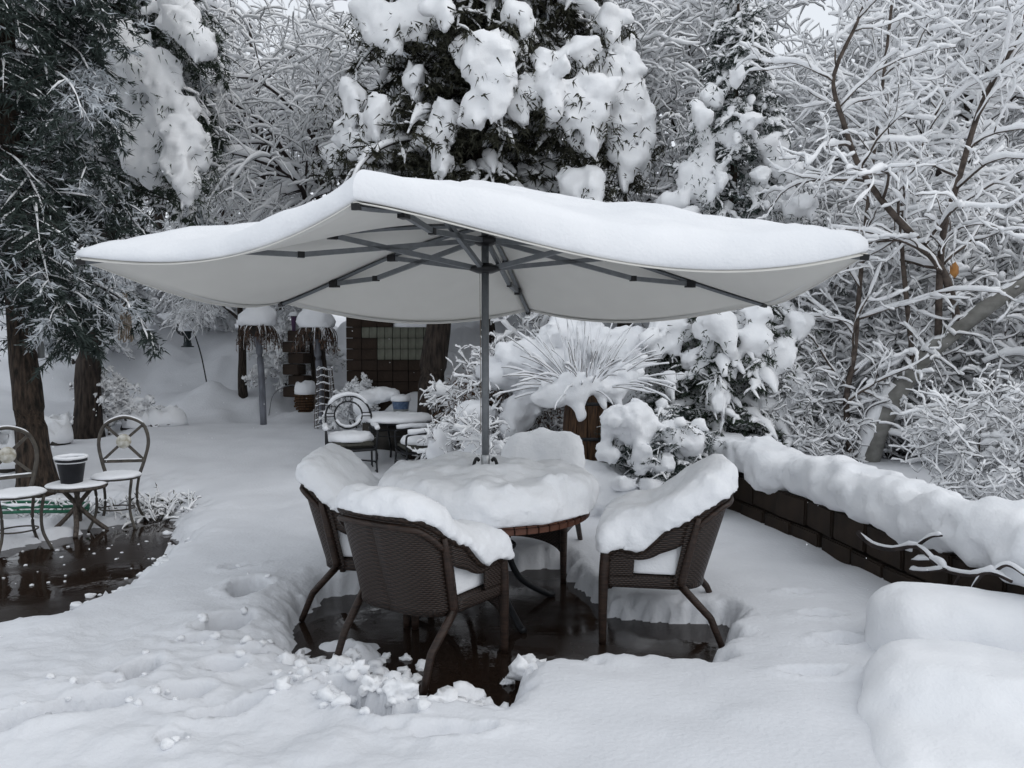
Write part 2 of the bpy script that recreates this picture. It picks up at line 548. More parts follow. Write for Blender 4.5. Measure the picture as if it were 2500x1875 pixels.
FOOT = [(600, 1436, 0.12, 0.17, 0.2, 0.24), (555, 1514, 0.09, 0.17, -0.6, 0.24), (345, 1632, 0.09, 0.12, 0.3, 0.20), (205, 1738, 0.19, 0.10, 0.3, 0.13),
        (265, 1668, 0.16, 0.07, 0.3, 0.07), (45, 1772, 0.14, 0.08, 0.4, 0.12), (425, 1812, 0.05, 0.05, 0, 0.12), (450, 1700, 0.12, 0.07, 0.6, 0.07),
        (610, 1590, 0.13, 0.08, 0.4, 0.10), (550, 1625, 0.10, 0.07, 0.2, 0.09), (660, 1580, 0.12, 0.06, 0.5, 0.10), (480, 1560, 0.10, 0.06, 0.3, 0.05),
        (590, 1382, 0.13, 0.05, 0.3, 0.05), (760, 1640, 0.09, 0.06, 0.2, 0.09), (840, 1690, 0.12, 0.06, -0.4, 0.12), (900, 1735, 0.16, 0.07, -0.7, 0.2),
        (960, 1750, 0.10, 0.06, 0.4, 0.12), (700, 1690, 0.12, 0.05, 0.2, 0.06), (1100, 1790, 0.16, 0.06, 0.2, 0.05), (560, 1740, 0.14, 0.06, 0.5, 0.06),
        (2010, 1495, 0.10, 0.06, 0, 0.03), (2060, 1560, 0.12, 0.07, 0, 0.03), (1980, 1640, 0.14, 0.06, 0, 0.03), (1960, 1440, 0.10, 0.05, 0, 0.03)]
def base_z(x, y):
    z = 0.055 * np.clip(y - 8.2, 0, 5.3)
    z = z + 1.45 * sstep(13.3, 18.5, y) + 0.05 * np.clip(y - 18, 0, 200)
    z = z + 0.55 * sstep(10.9, 12.2, y) * sstep(-2.4, -1.5, x)
    z = z + 0.35 * sstep(9.0, 11.0, y) * sstep(1.5, 2.6, x)
    z = z + 0.5 * sstep(-6.2, -9.5, x) * sstep(8, 10, y)
    wx = np.interp(y, WALL_PATH[::-1, 1], WALL_PATH[::-1, 0])
    z = z + 0.32 * sstep(0.0, 0.25, x - wx) * (y < 8.6) * (y > 2.3)
    return z
def snow_z(x, y):
    sh = np.shape(x)
    x, y = np.ravel(x), np.ravel(y)
    p = np.stack([x, y], -1)
    p3 = np.stack([x, y, 0 * x], -1)
    far = sstep(12.5, 15, y)
    t = SN + 0.030 * fbm(p3 * 0.9, 3, 3) + 0.010 * fbm(p3 * 4.0, 2, 5) + 0.24 * far * fbm(p3 * 1.1, 4, 31)
    tramp = sstep(-0.1, -0.7, x) * sstep(5.0, 4.2, y)
    t = t + tramp * (0.024 * fbm(p3 * 3.2, 4, 11) + 0.012 * np.abs(fbm(p3 * 11, 2, 12)))
    near = (np.abs(x) < 9) & (y < 9.5)
    d = np.full(len(x), 9.0)
    dl = np.full(len(x), 9.0)
    pn = p[near]
    n3 = np.stack([pn[:, 0], pn[:, 1], 0 * pn[:, 0]], -1)
    wob = 0.060 * fbm(n3 * 4.5, 3, 21) + 0.026 * fbm(n3 * 17, 3, 22)
    d[near] = poly_dist(pn, PUDDLE) + wob
    dl[near] = poly_dist(pn, PUDDLE_L) + wob * 1.6
    soft = sstep(-0.15, -0.9, x)
    w = 0.12 + 0.16 * soft
    def prof(dd, ww):
        q = np.clip(dd / ww, 0, 1)
        return np.sqrt(np.clip(1 - (1 - q) ** 2, 0, 1))
    k = prof(d, w)
    kl = prof(dl, 0.34) ** 1.25
    # snow lies thinner where it has melted back from the left slab
    h = t * np.minimum(k, kl)
    # slush left of the near chair
    sl = sstep(0.02, -0.3, d) * sstep(-0.45, -0.75, x) * sstep(4.75, 4.3, y)
    slush = np.where(d < 0.02, (0.11 * fbm(p3 * 6.0, 3, 41) + .022) * sstep(-0.62, -0.85, x) * sstep(4.62, 4.3, y), 0)
    h = np.where(d <= 0.0, -0.03 + np.maximum(slush + 0.02, 0), h)
    h = np.where(dl <= 0.0, -0.03, h)
    for fx, fy, a, b, r, dep in FOOT:
        c = gp(fx, fy, SN)
        ux, uy = rot2(x - c[0], y - c[1], -r)
        wb = 1 + 0.22 * fbm(p3 * 13, 2, 51)
        q = np.sqrt((ux / a) ** 2 + (uy / b) ** 2) * wb
        h = h - dep * (1 - sstep(0.78, 1.0, q)) * (h > 0.03) + 0.018 * np.exp(-((q - 1.35) / 0.28) ** 2) * (h > 0.05)
    # hollows round the trunks
    for tx, ty, tr_ in ((-5.26, 8.75, .5), (-6.5, 12.0, .55), (-1.1, 10.5, .4)):
        q = np.hypot(x - tx, y - ty)
        h = h - 0.12 * (1 - sstep(tr_ * .5, tr_ * 1.3, q))
    # behind the seats the snow under the big spruce is thin
    thin = sstep(-3.3, -4.4, x) * sstep(6.2, 7.2, y) * sstep(10.0, 8.8, y)
    h = np.where(h > 0, h * (1 - 0.55 * thin) + thin * 0.05 * fbm(p3 * 7, 3, 61), h)
    return (base_z(x, y) + h).reshape(sh)
def axis(segs):
    out = [np.arange(a, b, st) for a, b, st in segs]
    return np.concatenate(out)
gx = np.concatenate([-np.geomspace(90, 8.2, 28), axis([(-8, -4.6, .10), (-4.6, -2.4, .04), (-2.4, 1.9, .022), (1.9, 3.4, .06), (3.4, 8, .16)]), np.geomspace(8.2, 90, 28)])
gy = np.concatenate([axis([(-6, 2.6, .4), (2.6, 5.2, .021), (5.2, 6.6, .036), (6.6, 9.5, .06), (9.5, 20, .12)]), np.geomspace(20.2, 140, 36)])
GX, GY = np.meshgrid(gx, gy, indexing='ij')
GZ = snow_z(GX, GY)
g = Geo().grid(np.stack([GX, GY, GZ], -1))
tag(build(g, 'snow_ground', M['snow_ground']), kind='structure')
def sz(x, y):
    i = int(np.clip(np.searchsorted(gx, x) - 1, 0, len(gx) - 2)); j = int(np.clip(np.searchsorted(gy, y) - 1, 0, len(gy) - 2))
    u, v = (x - gx[i]) / (gx[i + 1] - gx[i]), (y - gy[j]) / (gy[j + 1] - gy[j])
    return float((GZ[i, j] * (1 - u) + GZ[i + 1, j] * u) * (1 - v) + (GZ[i, j + 1] * (1 - u) + GZ[i + 1, j + 1] * u) * v)

g = Geo().box((-1.0, 5.4, -0.06), (15, 8, 0.12))
tag(build(g, 'patio', M['patio'], smooth=False), kind='structure')

# loose chunks of kicked-up snow and slush round the near chair and the pool edges
rng = np.random.default_rng(5)
g = Geo()
bmi = bmesh.new()
bmesh.ops.create_icosphere(bmi, subdivisions=3, radius=1)
ICO_V = np.array([v.co[:] for v in bmi.verts])
ICO_F = np.array([[v.index for v in f.verts] for f in bmi.faces])
bmi.free()
bmi = bmesh.new()
bmesh.ops.create_icosphere(bmi, subdivisions=2, radius=1)
ICO2_V = np.array([v.co[:] for v in bmi.verts])
ICO2_F = np.array([[v.index for v in f.verts] for f in bmi.faces])
bmi.free()
def chunk(g, c, r, seed, flat=0.8, rough=0.6, lo=False):
    iv, jf = (ICO2_V, ICO2_F) if lo else (ICO_V, ICO_F)
    rough = rough * (.65 if lo else 1)
    v = iv * (1 + rough * fbm(iv * 2.1 + seed, 3, seed, .6)[:, None])
    g.add(v * np.array([r, r, r * flat]) + np.asarray(c), jf)
spots = [(1135, 1690, .075), (1180, 1700, .05), (1110, 1720, .06), (935, 1690, .055), (905, 1655, .06), (885, 1690, .05), (960, 1720, .06), (990, 1735, .05),
         (1010, 1700, .075), (1020, 1740, .05), (850, 1640, .05), (830, 1660, .06), (790, 1650, .06), (870, 1720, .05), (905, 1760, .05), (800, 1690, .07),
         (1060, 1720, .06), (1150, 1730, .07), (1220, 1725, .06), (1240, 1640, .03), (740, 1640, .05), (700, 1650, .06), (975, 1770, .07), (1080, 1760, .08),
         (1290, 1660, .07), (1310, 1620, .06), (770, 1600, .045), (730, 1590, .05), (820, 1610, .05), (860, 1600, .04), (700, 1600, .06)]
for i, (px, py, r) in enumerate(spots):
    c = ground_at(px, py, 0.06)
    chunk(g, (c[0], c[1], max(sz(c[0], c[1]), 0) + r * 0.25), r, 100 + i)
for i in range(90):
    px, py = rng.uniform(660, 1060), rng.uniform(1570, 1790)
    c = ground_at(px, py, 0.08)
    r = rng.uniform(.012, .04)
    chunk(g, (c[0], c[1], max(sz(c[0], c[1]), 0) + r * 0.2), r, 200 + i, lo=True)
for i in range(48):    # broken rims of the footprints
    fx, fy, a, b, r_, dep = FOOT[i % 16]
    c = gp(fx, fy, SN)
    t_ = rng.uniform(0, 6.28)
    u_ = rot2(a * rng.uniform(.9, 1.6) * math.cos(t_), b * rng.uniform(.9, 1.6) * math.sin(t_), r_)
    r = rng.uniform(.008, .028)
    q = (c[0] + u_[0], c[1] + u_[1])
    chunk(g, (*q, max(sz(*q), 0) + r * .2), r, 700 + i, lo=True)
for i in range(46):     # crumbs along the rim of the left pool
    t = rng.random()
    j = 8 + int(t * 5)
    a, b2 = PUDDLE_L[j], PUDDLE_L[min(j + 1, 13)]
    c = a + (b2 - a) * rng.random() + rng.normal(0, .07, 2)
    r = rng.uniform(.015, .045)
    chunk(g, (c[0], c[1], max(sz(c[0], c[1]), 0) + r * 0.1), r, 300 + i, flat=.6, lo=True)
for i in range(70):     # crumbs floating on the wet slab
    q = rng.uniform(-4.6, -2.8), rng.uniform(5.4, 7.8)
    r = rng.uniform(.004, .016)
    chunk(g, (q[0], q[1], .004), r, 500 + i, flat=.5, lo=True)
tag(build(g, 'snow_chunks', M['snow']), 'loose chunks of snow and slush round the pools', 'snow', kind='stuff')

# ================================================================== RETAINING WALL, SNOW ON IT
wall = tag(thing('retaining_wall', (2.5, 5.9, 0)), 'low dark brown block wall curving along the right side of the patio', 'wall')
def arc_points(path, step, start=0.0):
    s = np.concatenate([[0], np.cumsum(np.linalg.norm(np.diff(path, axis=0), axis=1))])
    t = np.arange(start, s[-1] - step, step)
    return [(np.array([np.interp(u, s, path[:, k]) for k in range(2)]), np.array([np.interp(u + step, s, path[:, k]) for k in range(2)])) for u in t]
blk_me = Geo().box((0, 0, 0), (0.405, 0.30, 0.214), bev=0.012).mesh('block', smooth=False)
rng = np.random.default_rng(8)
for row in range(3):
    for a, b in arc_points(WALL_PATH, 0.42, 0.0 if row % 2 else 0.2):
        o = link('block', blk_me, M['wallblock'], wall)
        c = (a + b) / 2
        ang = math.atan2(b[1] - a[1], b[0] - a[0])
        o.location = (c[0] - 2.5 + rng.normal(0, .011), c[1] - 5.9 + rng.normal(0, .011), -0.065 + 0.225 * row)
        o.rotation_euler = (rng.normal(0, .02), rng.normal(0, .012), ang + rng.normal(0, .025))
WP = WALL_PATH[::3]
def f(p):
    d = line_dist(p[:, :2], WP)
    top = 0.655 + 0.03 * fbm(p * np.array([1.2, 1.2, 0]), 2, 70)
    q = np.stack([d - 0.10, np.abs(p[:, 2] - top) - 0.025], -1)
    s = np.linalg.norm(np.maximum(q, 0), axis=-1) + np.minimum(q.max(-1), 0) - 0.14
    return s + 0.06 * fbm(p * 3.2, 2, 71) + 0.022 * fbm(p * 10, 2, 72) + 0.008 * fbm(p * 30, 1, 73)
V, Q = surface_nets(f, (1.6, 2.0, 0.25), (3.7, 8.95, 0.98), 0.030)
tag(build(Geo().add(V, Q), 'wall_snow', M['snow']), 'deep lumpy band of snow lying along the low retaining wall', 'snow')

# snow-covered seat at the lower right corner
def f(p):
    x, y = rot2(p[:, 0] - 2.1, p[:, 1] - 3.6, 0.35)
    q = np.stack([x, y, p[:, 2]], -1)
    a = sd_box(q, (0.45, 0.42, 0.20), (0.62, 0.10, 0.06), 0.21)
    b = sd_box(q, (0.45, -0.25, 0.12), (0.70, 0.16, 0.06), 0.19)
    c = sd_box(q, (0.35, -0.75, 0.05), (0.66, 0.2, 0.05), 0.18)
    d = smin(smin(a, b, 0.10), c, 0.14)
    return d + 0.030 * fbm(p * 2.6, 2, 80) + 0.010 * fbm(p * 8, 3, 81) + .003 * fbm(p * 28, 2, 82)
V, Q = surface_nets(f, (1.0, 2.2, 0.0), (3.7, 4.9, 0.75), 0.030)
tag(build(Geo().add(V, Q), 'snow_mound', M['snow']), 'big smooth cushion-shaped heap of snow in the lower right corner', 'snow')

# a snowy twig lying against the wall
def wall_Y(px):
    ys = np.linspace(3.2, 8, 200)
    dx = np.interp(ys, WALL_PATH[::-1, 1], WALL_PATH[::-1, 0]) - .36 - (px - W0 / 2) / FPX * ys
    return float(ys[np.abs(dx).argmin()])
def snow_sleeve(g, P, R, s0, seed=0, sides=8, ell=1.15):
    """thick snow on top of paths P (N,K,3)"""
    P = np.asarray(P, float)
    if P.ndim == 2: P = P[None]
    N, K = P.shape[:2]
    R = np.broadcast_to(np.asarray(R, float), (N, K))
    T = norm(np.gradient(P, axis=1))
    hz = np.sqrt(np.clip(1 - T[..., 2] ** 2, 0, 1))
    t = np.linspace(0, 1, K)
    env = np.clip(np.minimum(t / 0.12, (1 - t) / 0.12), 0.15, 1)
    s = s0 * (0.12 + 0.88 * hz ** 1.5) * env * (1 + 0.45 * fbm(P * 11, 2, seed))
    C = P.copy()
    C[..., 2] += R * 0.6 + s * ell * 0.62
    g.tubes(C, s, sides, ell=ell)
    return g
br = tag(thing('fallen_twig', at(2130, 1315, wall_Y(2130))), 'crooked snow-coated twig reaching across the front of the dark wall', 'twig')
o0 = np.array(br.location)
g, gs = Geo(), Geo()
for k, (pp, r) in enumerate([([(2095, 1300), (2130, 1330), (2180, 1342), (2240, 1335), (2300, 1388), (2370, 1405), (2420, 1398), (2470, 1420)], .014),
                ([(2235, 1335), (2270, 1312), (2300, 1308)], .009), ([(2310, 1390), (2260, 1395), (2220, 1392)], .008), ([(2310, 1392), (2285, 1370), (2225, 1368)], .008),
                ([(2345, 1402), (2325, 1440), (2310, 1490)], .007), ([(2400, 1400), (2372, 1440), (2360, 1480), (2400, 1500)], .007), ([(2420, 1400), (2460, 1380), (2510, 1410)], .009)]):
    P = spline([at(x, y, wall_Y(x)) for i, (x, y) in enumerate(pp)], 22) - o0
    g.tubes(P, np.linspace(r, r * .5, 22)[None] * 1.25, 6)
    snow_sleeve(gs, P, r, 0.0125, 90 + k)
build(g, 'stem', M['twig'], br)
build(gs, 'snow', M['snow'], br)

# ================================================================== ROUND TABLE
TC = np.array([-0.172, 5.15])
TR, TH = 0.665, 0.672
table = tag(thing('round_table', (*TC, 0)), 'round patio table with rust tile edge standing in the dark pool', 'table')
prof = [(0, TH), (TR - .006, TH), (TR - .004, TH - .004), (TR - .012, TH - .032), (TR - .05, TH - .036), (0, TH - .036)]
ttop = build(Geo().lathe(prof[::-1], 64), 'table_top', M['mortar'], table)
nt = 56
tw = 2 * math.pi * TR / nt
tile_me = Geo().box((0, 0, 0), (tw * .93, 0.014, 0.034), bev=0.003).mesh('tile', smooth=False)
for k in range(nt):
    a = 2 * math.pi * k / nt
    o = link('tile', tile_me, M['tile'], ttop)
    o.location = ((TR + .004) * math.cos(a), (TR + .004) * math.sin(a), TH - .018)
    o.rotation_euler = (0, 0, a + math.pi / 2)
tile2 = Geo().box((0, 0, 0), (tw * .93, 0.075, 0.010), bev=0.003).mesh('tile', smooth=False)
for k in range(nt):
    a = 2 * math.pi * (k + .0) / nt
    o = link('tile', tile2, M['tile'], ttop)
    o.location = ((TR - .036) * math.cos(a), (TR - .036) * math.sin(a), TH + .006)
    o.rotation_euler = (0, 0, a + math.pi / 2)
for k in range(4):
    a = math.radians(-62 + 90 * k)
    pr = [(0.20, TH - .04), (0.17, .5), (0.17, .34), (0.26, .16), (0.46, .03), (.52, .015)]
    P = [(r * math.cos(a), r * math.sin(a), z) for r, z in pr]
    build(Geo().path(P, .021, 10, 28), 'leg', M['iron'], table)
ring = [(.19 * math.cos(t), .19 * math.sin(t), .42) for t in np.linspace(0, 2 * math.pi, 40)]
build(Geo().path(ring, .011, 8), 'stretcher_ring', M['iron'], table)
ring = [(.5 * math.cos(t), .5 * math.sin(t), TH - .052) for t in np.linspace(0, 2 * math.pi, 60)]
build(Geo().path(ring, .014, 8), 'apron_ring', M['iron'], table)
def f(p):
    r = np.hypot(p[:, 0], p[:, 1])
    th = np.arctan2(p[:, 1], p[:, 0])
    z = p[:, 2] - TH - 0.012
    top = 0.262 - 0.035 * np.clip(r / .62, 0, 1) ** 2.2 - 0.085 * np.exp(-(r / .11) ** 2) + 0.02 * fbm(p * 2.6, 2, 101)
    q = np.stack([r - (TR - .075 + .02 * np.sin(3 * th + 1)), np.abs(z - top / 2 + .05) - (top / 2 - .055)], -1)
    s = np.linalg.norm(np.maximum(q, 0), axis=-1) + np.minimum(q.max(-1), 0) - 0.11
    s = s + lumps(p, 102, .030, .008, 5.0, 18.0) + .004 * fbm(p * 45, 1, 103)
    return np.maximum(s, -(z + .004 * fbm(p * 25, 1, 104)))
V, Q = surface_nets(f, (-.8, -.8, TH - .03), (.8, .8, TH + .37), 0.017)
ts = build(Geo().add(V, Q), 'table_snow', M['snow'])
ts.location = (*TC, 0)
tag(ts, 'thick round cake of snow covering the patio table', 'snow')

# ================================================================== WICKER ARMCHAIRS
CW = 1.14
def chair_top(a):
    return 0.555 + 0.32 * (1 - sstep(0.22, 0.74, a)) - 0.012 * np.clip(a / .3, 0, 1) ** 2 + 0.018 * sstep(.7, .9, a) - .03 * sstep(.93, 1, a)
def chair_xy(a, z):
    a = np.abs(a)
    q = np.clip(a / .5, 0, 1) * math.pi / 2
    e = 0.62
    x = 0.272 * np.sin(q) ** e
    y = -0.02 - 0.235 * np.cos(q) ** e
    s = np.clip((a - .5) / .5, 0, 1)
    x = x + 0.012 * s
    y = np.where(a > .5, -0.02 + 0.235 * s, y)
    w = 1 - sstep(0.2, 0.8, a)
    y = y - 0.26 * np.maximum(z - .36, 0) * (0.25 + 0.75 * w) * (1 - sstep(.6, 1, a))
    x = x * (1 + 0.10 * np.maximum(z - .36, 0))
    return x * CW, y * CW
def shell_strip(g, a0, a1, zlo, zhi, side, na=18, nz=7):
    A = np.linspace(a0, a1, na)
    Vv = np.zeros((na, nz, 3))
    U = np.zeros((na, nz, 3))
    zl, zh = zlo(A), zhi(A)
    for j in range(nz):
        z = zl + (zh - zl) * j / (nz - 1)
        x, y = chair_xy(A, z)
        Vv[:, j] = np.stack([side * x, y, z], -1)
        U[:, j, 0] = A * 0.55
        U[:, j, 1] = z
        U[:, j, 2] = 1
    g.grid(Vv, U, flip=side < 0)
OP0, OP1 = 0.44, 0.74
zb = lambda a: 0.335 + 0 * a
zr = lambda a: 0.395 + 0 * a
zt = lambda a: chair_top(a)
zband = lambda a: chair_top(a) - 0.045 - 0.10 * (1 - sstep(OP0, OP1, a)) + 0.0 * a
def make_chair(loc, facing, label, seed, snow_label, heap=1.0, twist=0.0):
    rz = math.atan2(-facing[0], facing[1])
    t = tag(thing('wicker_armchair', (*loc, 0), rz), label, 'chair', 'wicker armchairs round the table')
    if seed == 1:
        g = Geo()
        for s in (-1, 1):
            shell_strip(g, 0, OP0, zb, zt, s, 26, 14)
        CH['back'] = g.mesh('back_panel')
        for s in (-1, 1):
            g = Geo()
            shell_strip(g, OP0, 1, zb, zr, s, 18, 4)
            shell_strip(g, OP0, 1, zband, zt, s, 22, 6)
            shell_strip(g, OP1, 1, zr, zband, s, 10, 8)
            CH['arm', s] = g.mesh('arm_panel')
        g = Geo()
        A = np.concatenate([np.linspace(-1, 1, 81)])
        x, y = chair_xy(A, chair_top(np.abs(A)))
        P = np.stack([np.sign(A) * x, y, chair_top(np.abs(A))], -1)
        def front(s):
            return np.array([[s * .286 * CW, .228 * CW, .545], [s * .287 * CW, .238 * CW, .51], [s * .287 * CW, .242 * CW, .44]])
        P = np.vstack([front(-1)[::-1], P, front(1)])
        g.tubes(P, np.full((1, len(P)), .023), 8)
        CH['rim'] = g.mesh('rim')
        g = Geo()
        a = np.linspace(0, 2 * math.pi, 33)[:-1]
        e = .42
        ox, oy = np.sign(np.cos(a)) * np.abs(np.cos(a)) ** e * .262 * CW, np.sign(np.sin(a)) * np.abs(np.sin(a)) ** e * .24 * CW
        Vv = np.stack([np.stack([ox * k, oy * k - .01, np.full(32, z)], -1) for k, z in ((.01, .40), (.97, .40), (1, .39), (1, .345), (.97, .335), (.01, .335))])
        Vv = np.concatenate([Vv, Vv[:, :1]], 1)
        U = Vv.copy(); U[..., 2] = 1
        g.grid(Vv, U, flip=True)
        CH['seat'] = g.mesh('seat')
        g = Geo()
        xs = np.linspace(-.27 * CW, .27 * CW, 25)
        lo = .19 + .12 * np.sqrt(np.clip(1 - (xs / (.275 * CW)) ** 2, 0, 1))
        Vv = np.stack([np.stack([xs, np.full(25, .238 * CW), lo + (.40 - lo) * k], -1) for k in np.linspace(0, 1, 6)], 1)
        U = np.stack([Vv[..., 0], Vv[..., 2], np.ones_like(Vv[..., 0])], -1)
        g.grid(Vv, U)
        CH['apron'] = g.mesh('apron')
        for s in (-1, 1):
            CH['front', s] = Geo().path([(s * .286 * CW, .228 * CW, .55), (s * .288 * CW, .238 * CW, .40), (s * .288 * CW, .242 * CW, .2), (s * .288 * CW, .242 * CW, 0)], [.030, .030, .026, .022], 10, 16).mesh('leg')
            q = []
            for z in (.76, .62, .45, .36):
                xx, yy = chair_xy(np.array([.40]), np.array([z]))
                q.append((s * (xx[0] + .018), yy[0] - .012, z))
            q += [(s * .265 * CW, -.29 * CW, .18), (s * .272 * CW, -.355 * CW, 0)]
            q = [np.array(q[k]) + (np.array(q[k + 1]) - np.array(q[k])) * f_ for k in range(len(q) - 1) for f_ in (.03, .35, .65, .97)]
            CH['rear', s] = Geo().path(q, np.interp(np.linspace(0, 1, len(q)), np.linspace(0, 1, 6), [.016, .022, .023, .023, .021, .019]), 10).mesh('leg')
    if seed == 1:
        q = []
        for a in np.linspace(-.40, .40, 17):
            z = chair_top(np.array([abs(a)])) - .05 - .03 * (abs(a) / .4) ** 4
            x_, y_ = chair_xy(np.array([abs(a)]), z)
            q.append((np.sign(a) * (x_[0] + .01 * abs(a) / .4), y_[0] - .018, z[0]))
        CH['bf'] = Geo().path(q, .017, 9, 50).mesh('back_frame')
    for k, nm, mt in (('bf', 'back_frame', 'wrapped'), ('back', 'back_panel', 'wicker'), (('arm', -1), 'arm_panel', 'wicker'), (('arm', 1), 'arm_panel', 'wicker'), ('rim', 'rim', 'braid'), ('seat', 'seat', 'wicker'), ('apron', 'apron', 'wicker'),
                      (('front', -1), 'leg', 'wrapped'), (('front', 1), 'leg', 'wrapped'), (('rear', -1), 'leg', 'wrapped'), (('rear', 1), 'leg', 'wrapped')):
        o = link(nm, CH[k], M[mt], t)
        if nm in ('back_panel', 'arm_panel', 'apron'):
            md = o.modifiers.new('thickness', 'SOLIDIFY')
            md.thickness = 0.014
            md.offset = 0
    # snow: fills the seat and stands on the rim, higher at the back
    aa = np.linspace(-1, 1, 33)
    zt_ = chair_top(np.abs(aa))
    xx, yy = chair_xy(np.abs(aa), zt_)
    rim = np.stack([np.sign(aa) * xx, yy, zt_], -1)
    xs_, ys_ = chair_xy(np.abs(aa), np.full(33, .36))
    seat_out = np.stack([np.sign(aa) * xs_, ys_], -1)
    ad = np.linspace(-1, 1, 101)
    xd, yd = chair_xy(np.abs(ad), chair_top(np.abs(ad)))
    rim_d = np.stack([np.sign(ad) * xd, yd, chair_top(np.abs(ad))], -1).astype(np.float32)
    th_f, th_b, bowl = heap
    def f(p):
        d2 = poly_dist(p[:, :2], rim)
        rz_ = np.where(p[:, 1] < -.12, .80, .50)
        m_ = d2 > -.10
        dd = ((p[m_][:, None, :2] - rim_d[None, :, :2]) ** 2).sum(-1)
        rz_[m_] = rim_d[dd.argmin(1), 2]
        x, y, z = p.T
        x, y = x / CW, y / CW
        backness = sstep(.06, -.34, y)
        top = .56 + th_f + (.315 + th_b - th_f) * backness - bowl * np.exp(-((x / .15) ** 2 + ((y - .02) / .17) ** 2)) - .03 * (x / .3) ** 2 - .05 * sstep(.1, .28, y)
        top = top + .022 * fbm(p * np.array([3.5, 3.5, 0]) + seed * 5.1, 2, 140 + seed)
        k = .15
        u, v = d2 - .045 - .03 * sstep(.12, .25, y), z - top
        h_ = np.clip(.5 + .5 * (u - v) / k, 0, 1)
        d = v + (u - v) * h_ + k * h_ * (1 - h_)
        d = d + lumps(p + seed * 3.7, 110 + seed, .012, .007, 7.0, 20.0) + .004 * fbm(p * 50, 1, 5)
        zz = np.maximum(z - .36, 0)
        pin = np.stack([x / (1 + .1 * zz), y + .26 * zz * sstep(.05, -.16, y)], -1) * CW
        d_in = poly_dist(pin, seat_out) + .02
        d = np.where(z < rz_ - .004, np.maximum(d, d_in), d)
        low = np.where(d2 > -.035, rz_ - .006 + .012 * fbm(p * 18, 2, 7), 0 * z + .407)
        return np.maximum(d, low - z)
    V, Q = surface_nets(f, (-.50, -.62, .38), (.50, .46, 1.20), 0.018)
    o = build(Geo().add(V, Q), 'chair_snow', M['snow'])
    o.location = (*loc, 0)
    o.rotation_euler = (0, 0, rz)
    tag(o, snow_label, 'snow', 'snow heaped in the wicker chairs')
    return t
CH = {}
make_chair((-0.47, 4.36), (.56, .83), 'dark brown wicker armchair nearest the camera, seen from behind', 1, 'snow piled on the back and arms of the nearest wicker armchair', (.22, .14, .03))
make_chair((-0.875, 5.15), (.985, -.12), 'dark wicker armchair left of the table, mostly buried in snow', 2, 'rounded snow heap on the wicker armchair left of the table', (.20, .19, .02))
make_chair((0.86, 4.80), (-.97, .2), 'dark brown wicker armchair right of the table, seen from its side', 3, 'thick snow filling the wicker armchair right of the table', (.25, .18, .05))
make_chair((0.15, 6.08), (-.32, -.94), 'wicker armchair behind the table with only its snowy back showing', 4, 'curved snow bank on the wicker armchair behind the table', (.12, .16, .08))

# ================================================================== UMBRELLA
UC = np.array([TC[0], TC[1]])
ZA, ZU, ZL = 2.50, 2.385, 2.212
TIPS = [at(867, 492, 3.55), at(2118, 618, 4.15), at(1868, 738, 5.75), at(1290, 757, 6.55), at(684, 737, 5.85), at(190, 630, 4.25)]
SAG = [.16, .10, .12, .13, .12, .115]
umb = tag(thing('patio_umbrella', (*UC, 0)), 'large open cream patio umbrella sagging under snow above the round table', 'umbrella')
U0 = np.array([*UC, 0.0])
apex = np.array([*UC, ZA])
def canopy_pt(i, s, ph):
    """panel i (tip i to tip i+1), s 0..1 outwards, ph 0..1 across"""
    A, B = TIPS[i], TIPS[(i + 1) % 6]
    ra = apex + (A - apex) * s[..., None]
    rb = apex + (B - apex) * s[..., None]
    hump = 0.07 * np.sin(np.pi * s) * (1 - s)
    p = ra + (rb - ra) * ph[..., None]
    pw = ph ** 1.4 if i == 0 else ph
    p[..., 2] += hump - SAG[i] * 4 * pw * (1 - pw) * s ** 1.2
    inward = (apex - p) * (0.05 * 4 * ph * (1 - ph) * s ** 2)[..., None]
    inward[..., 2] = 0
    return p + inward
for i in range(6):
    S, PH = np.meshgrid(np.linspace(0.0, 1, 22), np.linspace(0, 1, 22), indexing='ij')
    g = Geo().grid(canopy_pt(i, S, PH) - U0, flip=True)
    o = pan = build(g, 'canopy_panel', M['canopy'], umb)
    md = o.modifiers.new('cloth', 'SOLIDIFY'); md.thickness = 0.004; md.offset = 1
    A, B = TIPS[i], TIPS[(i + 1) % 6]
    ph = np.linspace(0, 1, 30)
    hem = canopy_pt(i, np.ones(30), ph) - U0
    hem[:, 2] -= .004
    build(Geo().tubes(hem, np.full((1, 30), .004), 6), 'hem', M['canopy'], pan)
# pole
build(Geo().lathe([(0, .3), (.024, .3), (.024, ZA - .03), (0, ZA - .03)], 20), 'pole', M['alu'], umb)
build(Geo().lathe([(0, TH + .1), (.029, TH + .1), (.029, TH + .335), (.026, TH + .34), (0, TH + .34)], 20), 'pole_sleeve', M['alu_light'], umb)
for sx in (-1, 1):
    g = Geo().path([(sx * .03, -.01, TH + .20), (sx * .062, -.02, TH + .22), (sx * .075, -.02, TH + .27), (sx * .058, -.015, TH + .315), (sx * .04, -.01, TH + .30)], .011, 8, 20)
    g.path([(sx * .03, -.01, TH + .25), (sx * .07, -.02, TH + .25)], .012, 8)
    build(g, 'clamp_handle', M['black'], umb)
build(Geo().lathe([(0, ZU + .03), (.05, ZU + .03), (.085, ZU + .012), (.085, ZU - .008), (.045, ZU - .03), (0, ZU - .03)][::-1], 24), 'upper_hub', M['black'], umb)
build(Geo().lathe([(0, ZL + .03), (.045, ZL + .03), (.06, ZL + .02), (.105, ZL + .005), (.105, ZL - .012), (.05, ZL - .032), (0, ZL - .032)][::-1], 24), 'lower_hub', M['black'], umb)
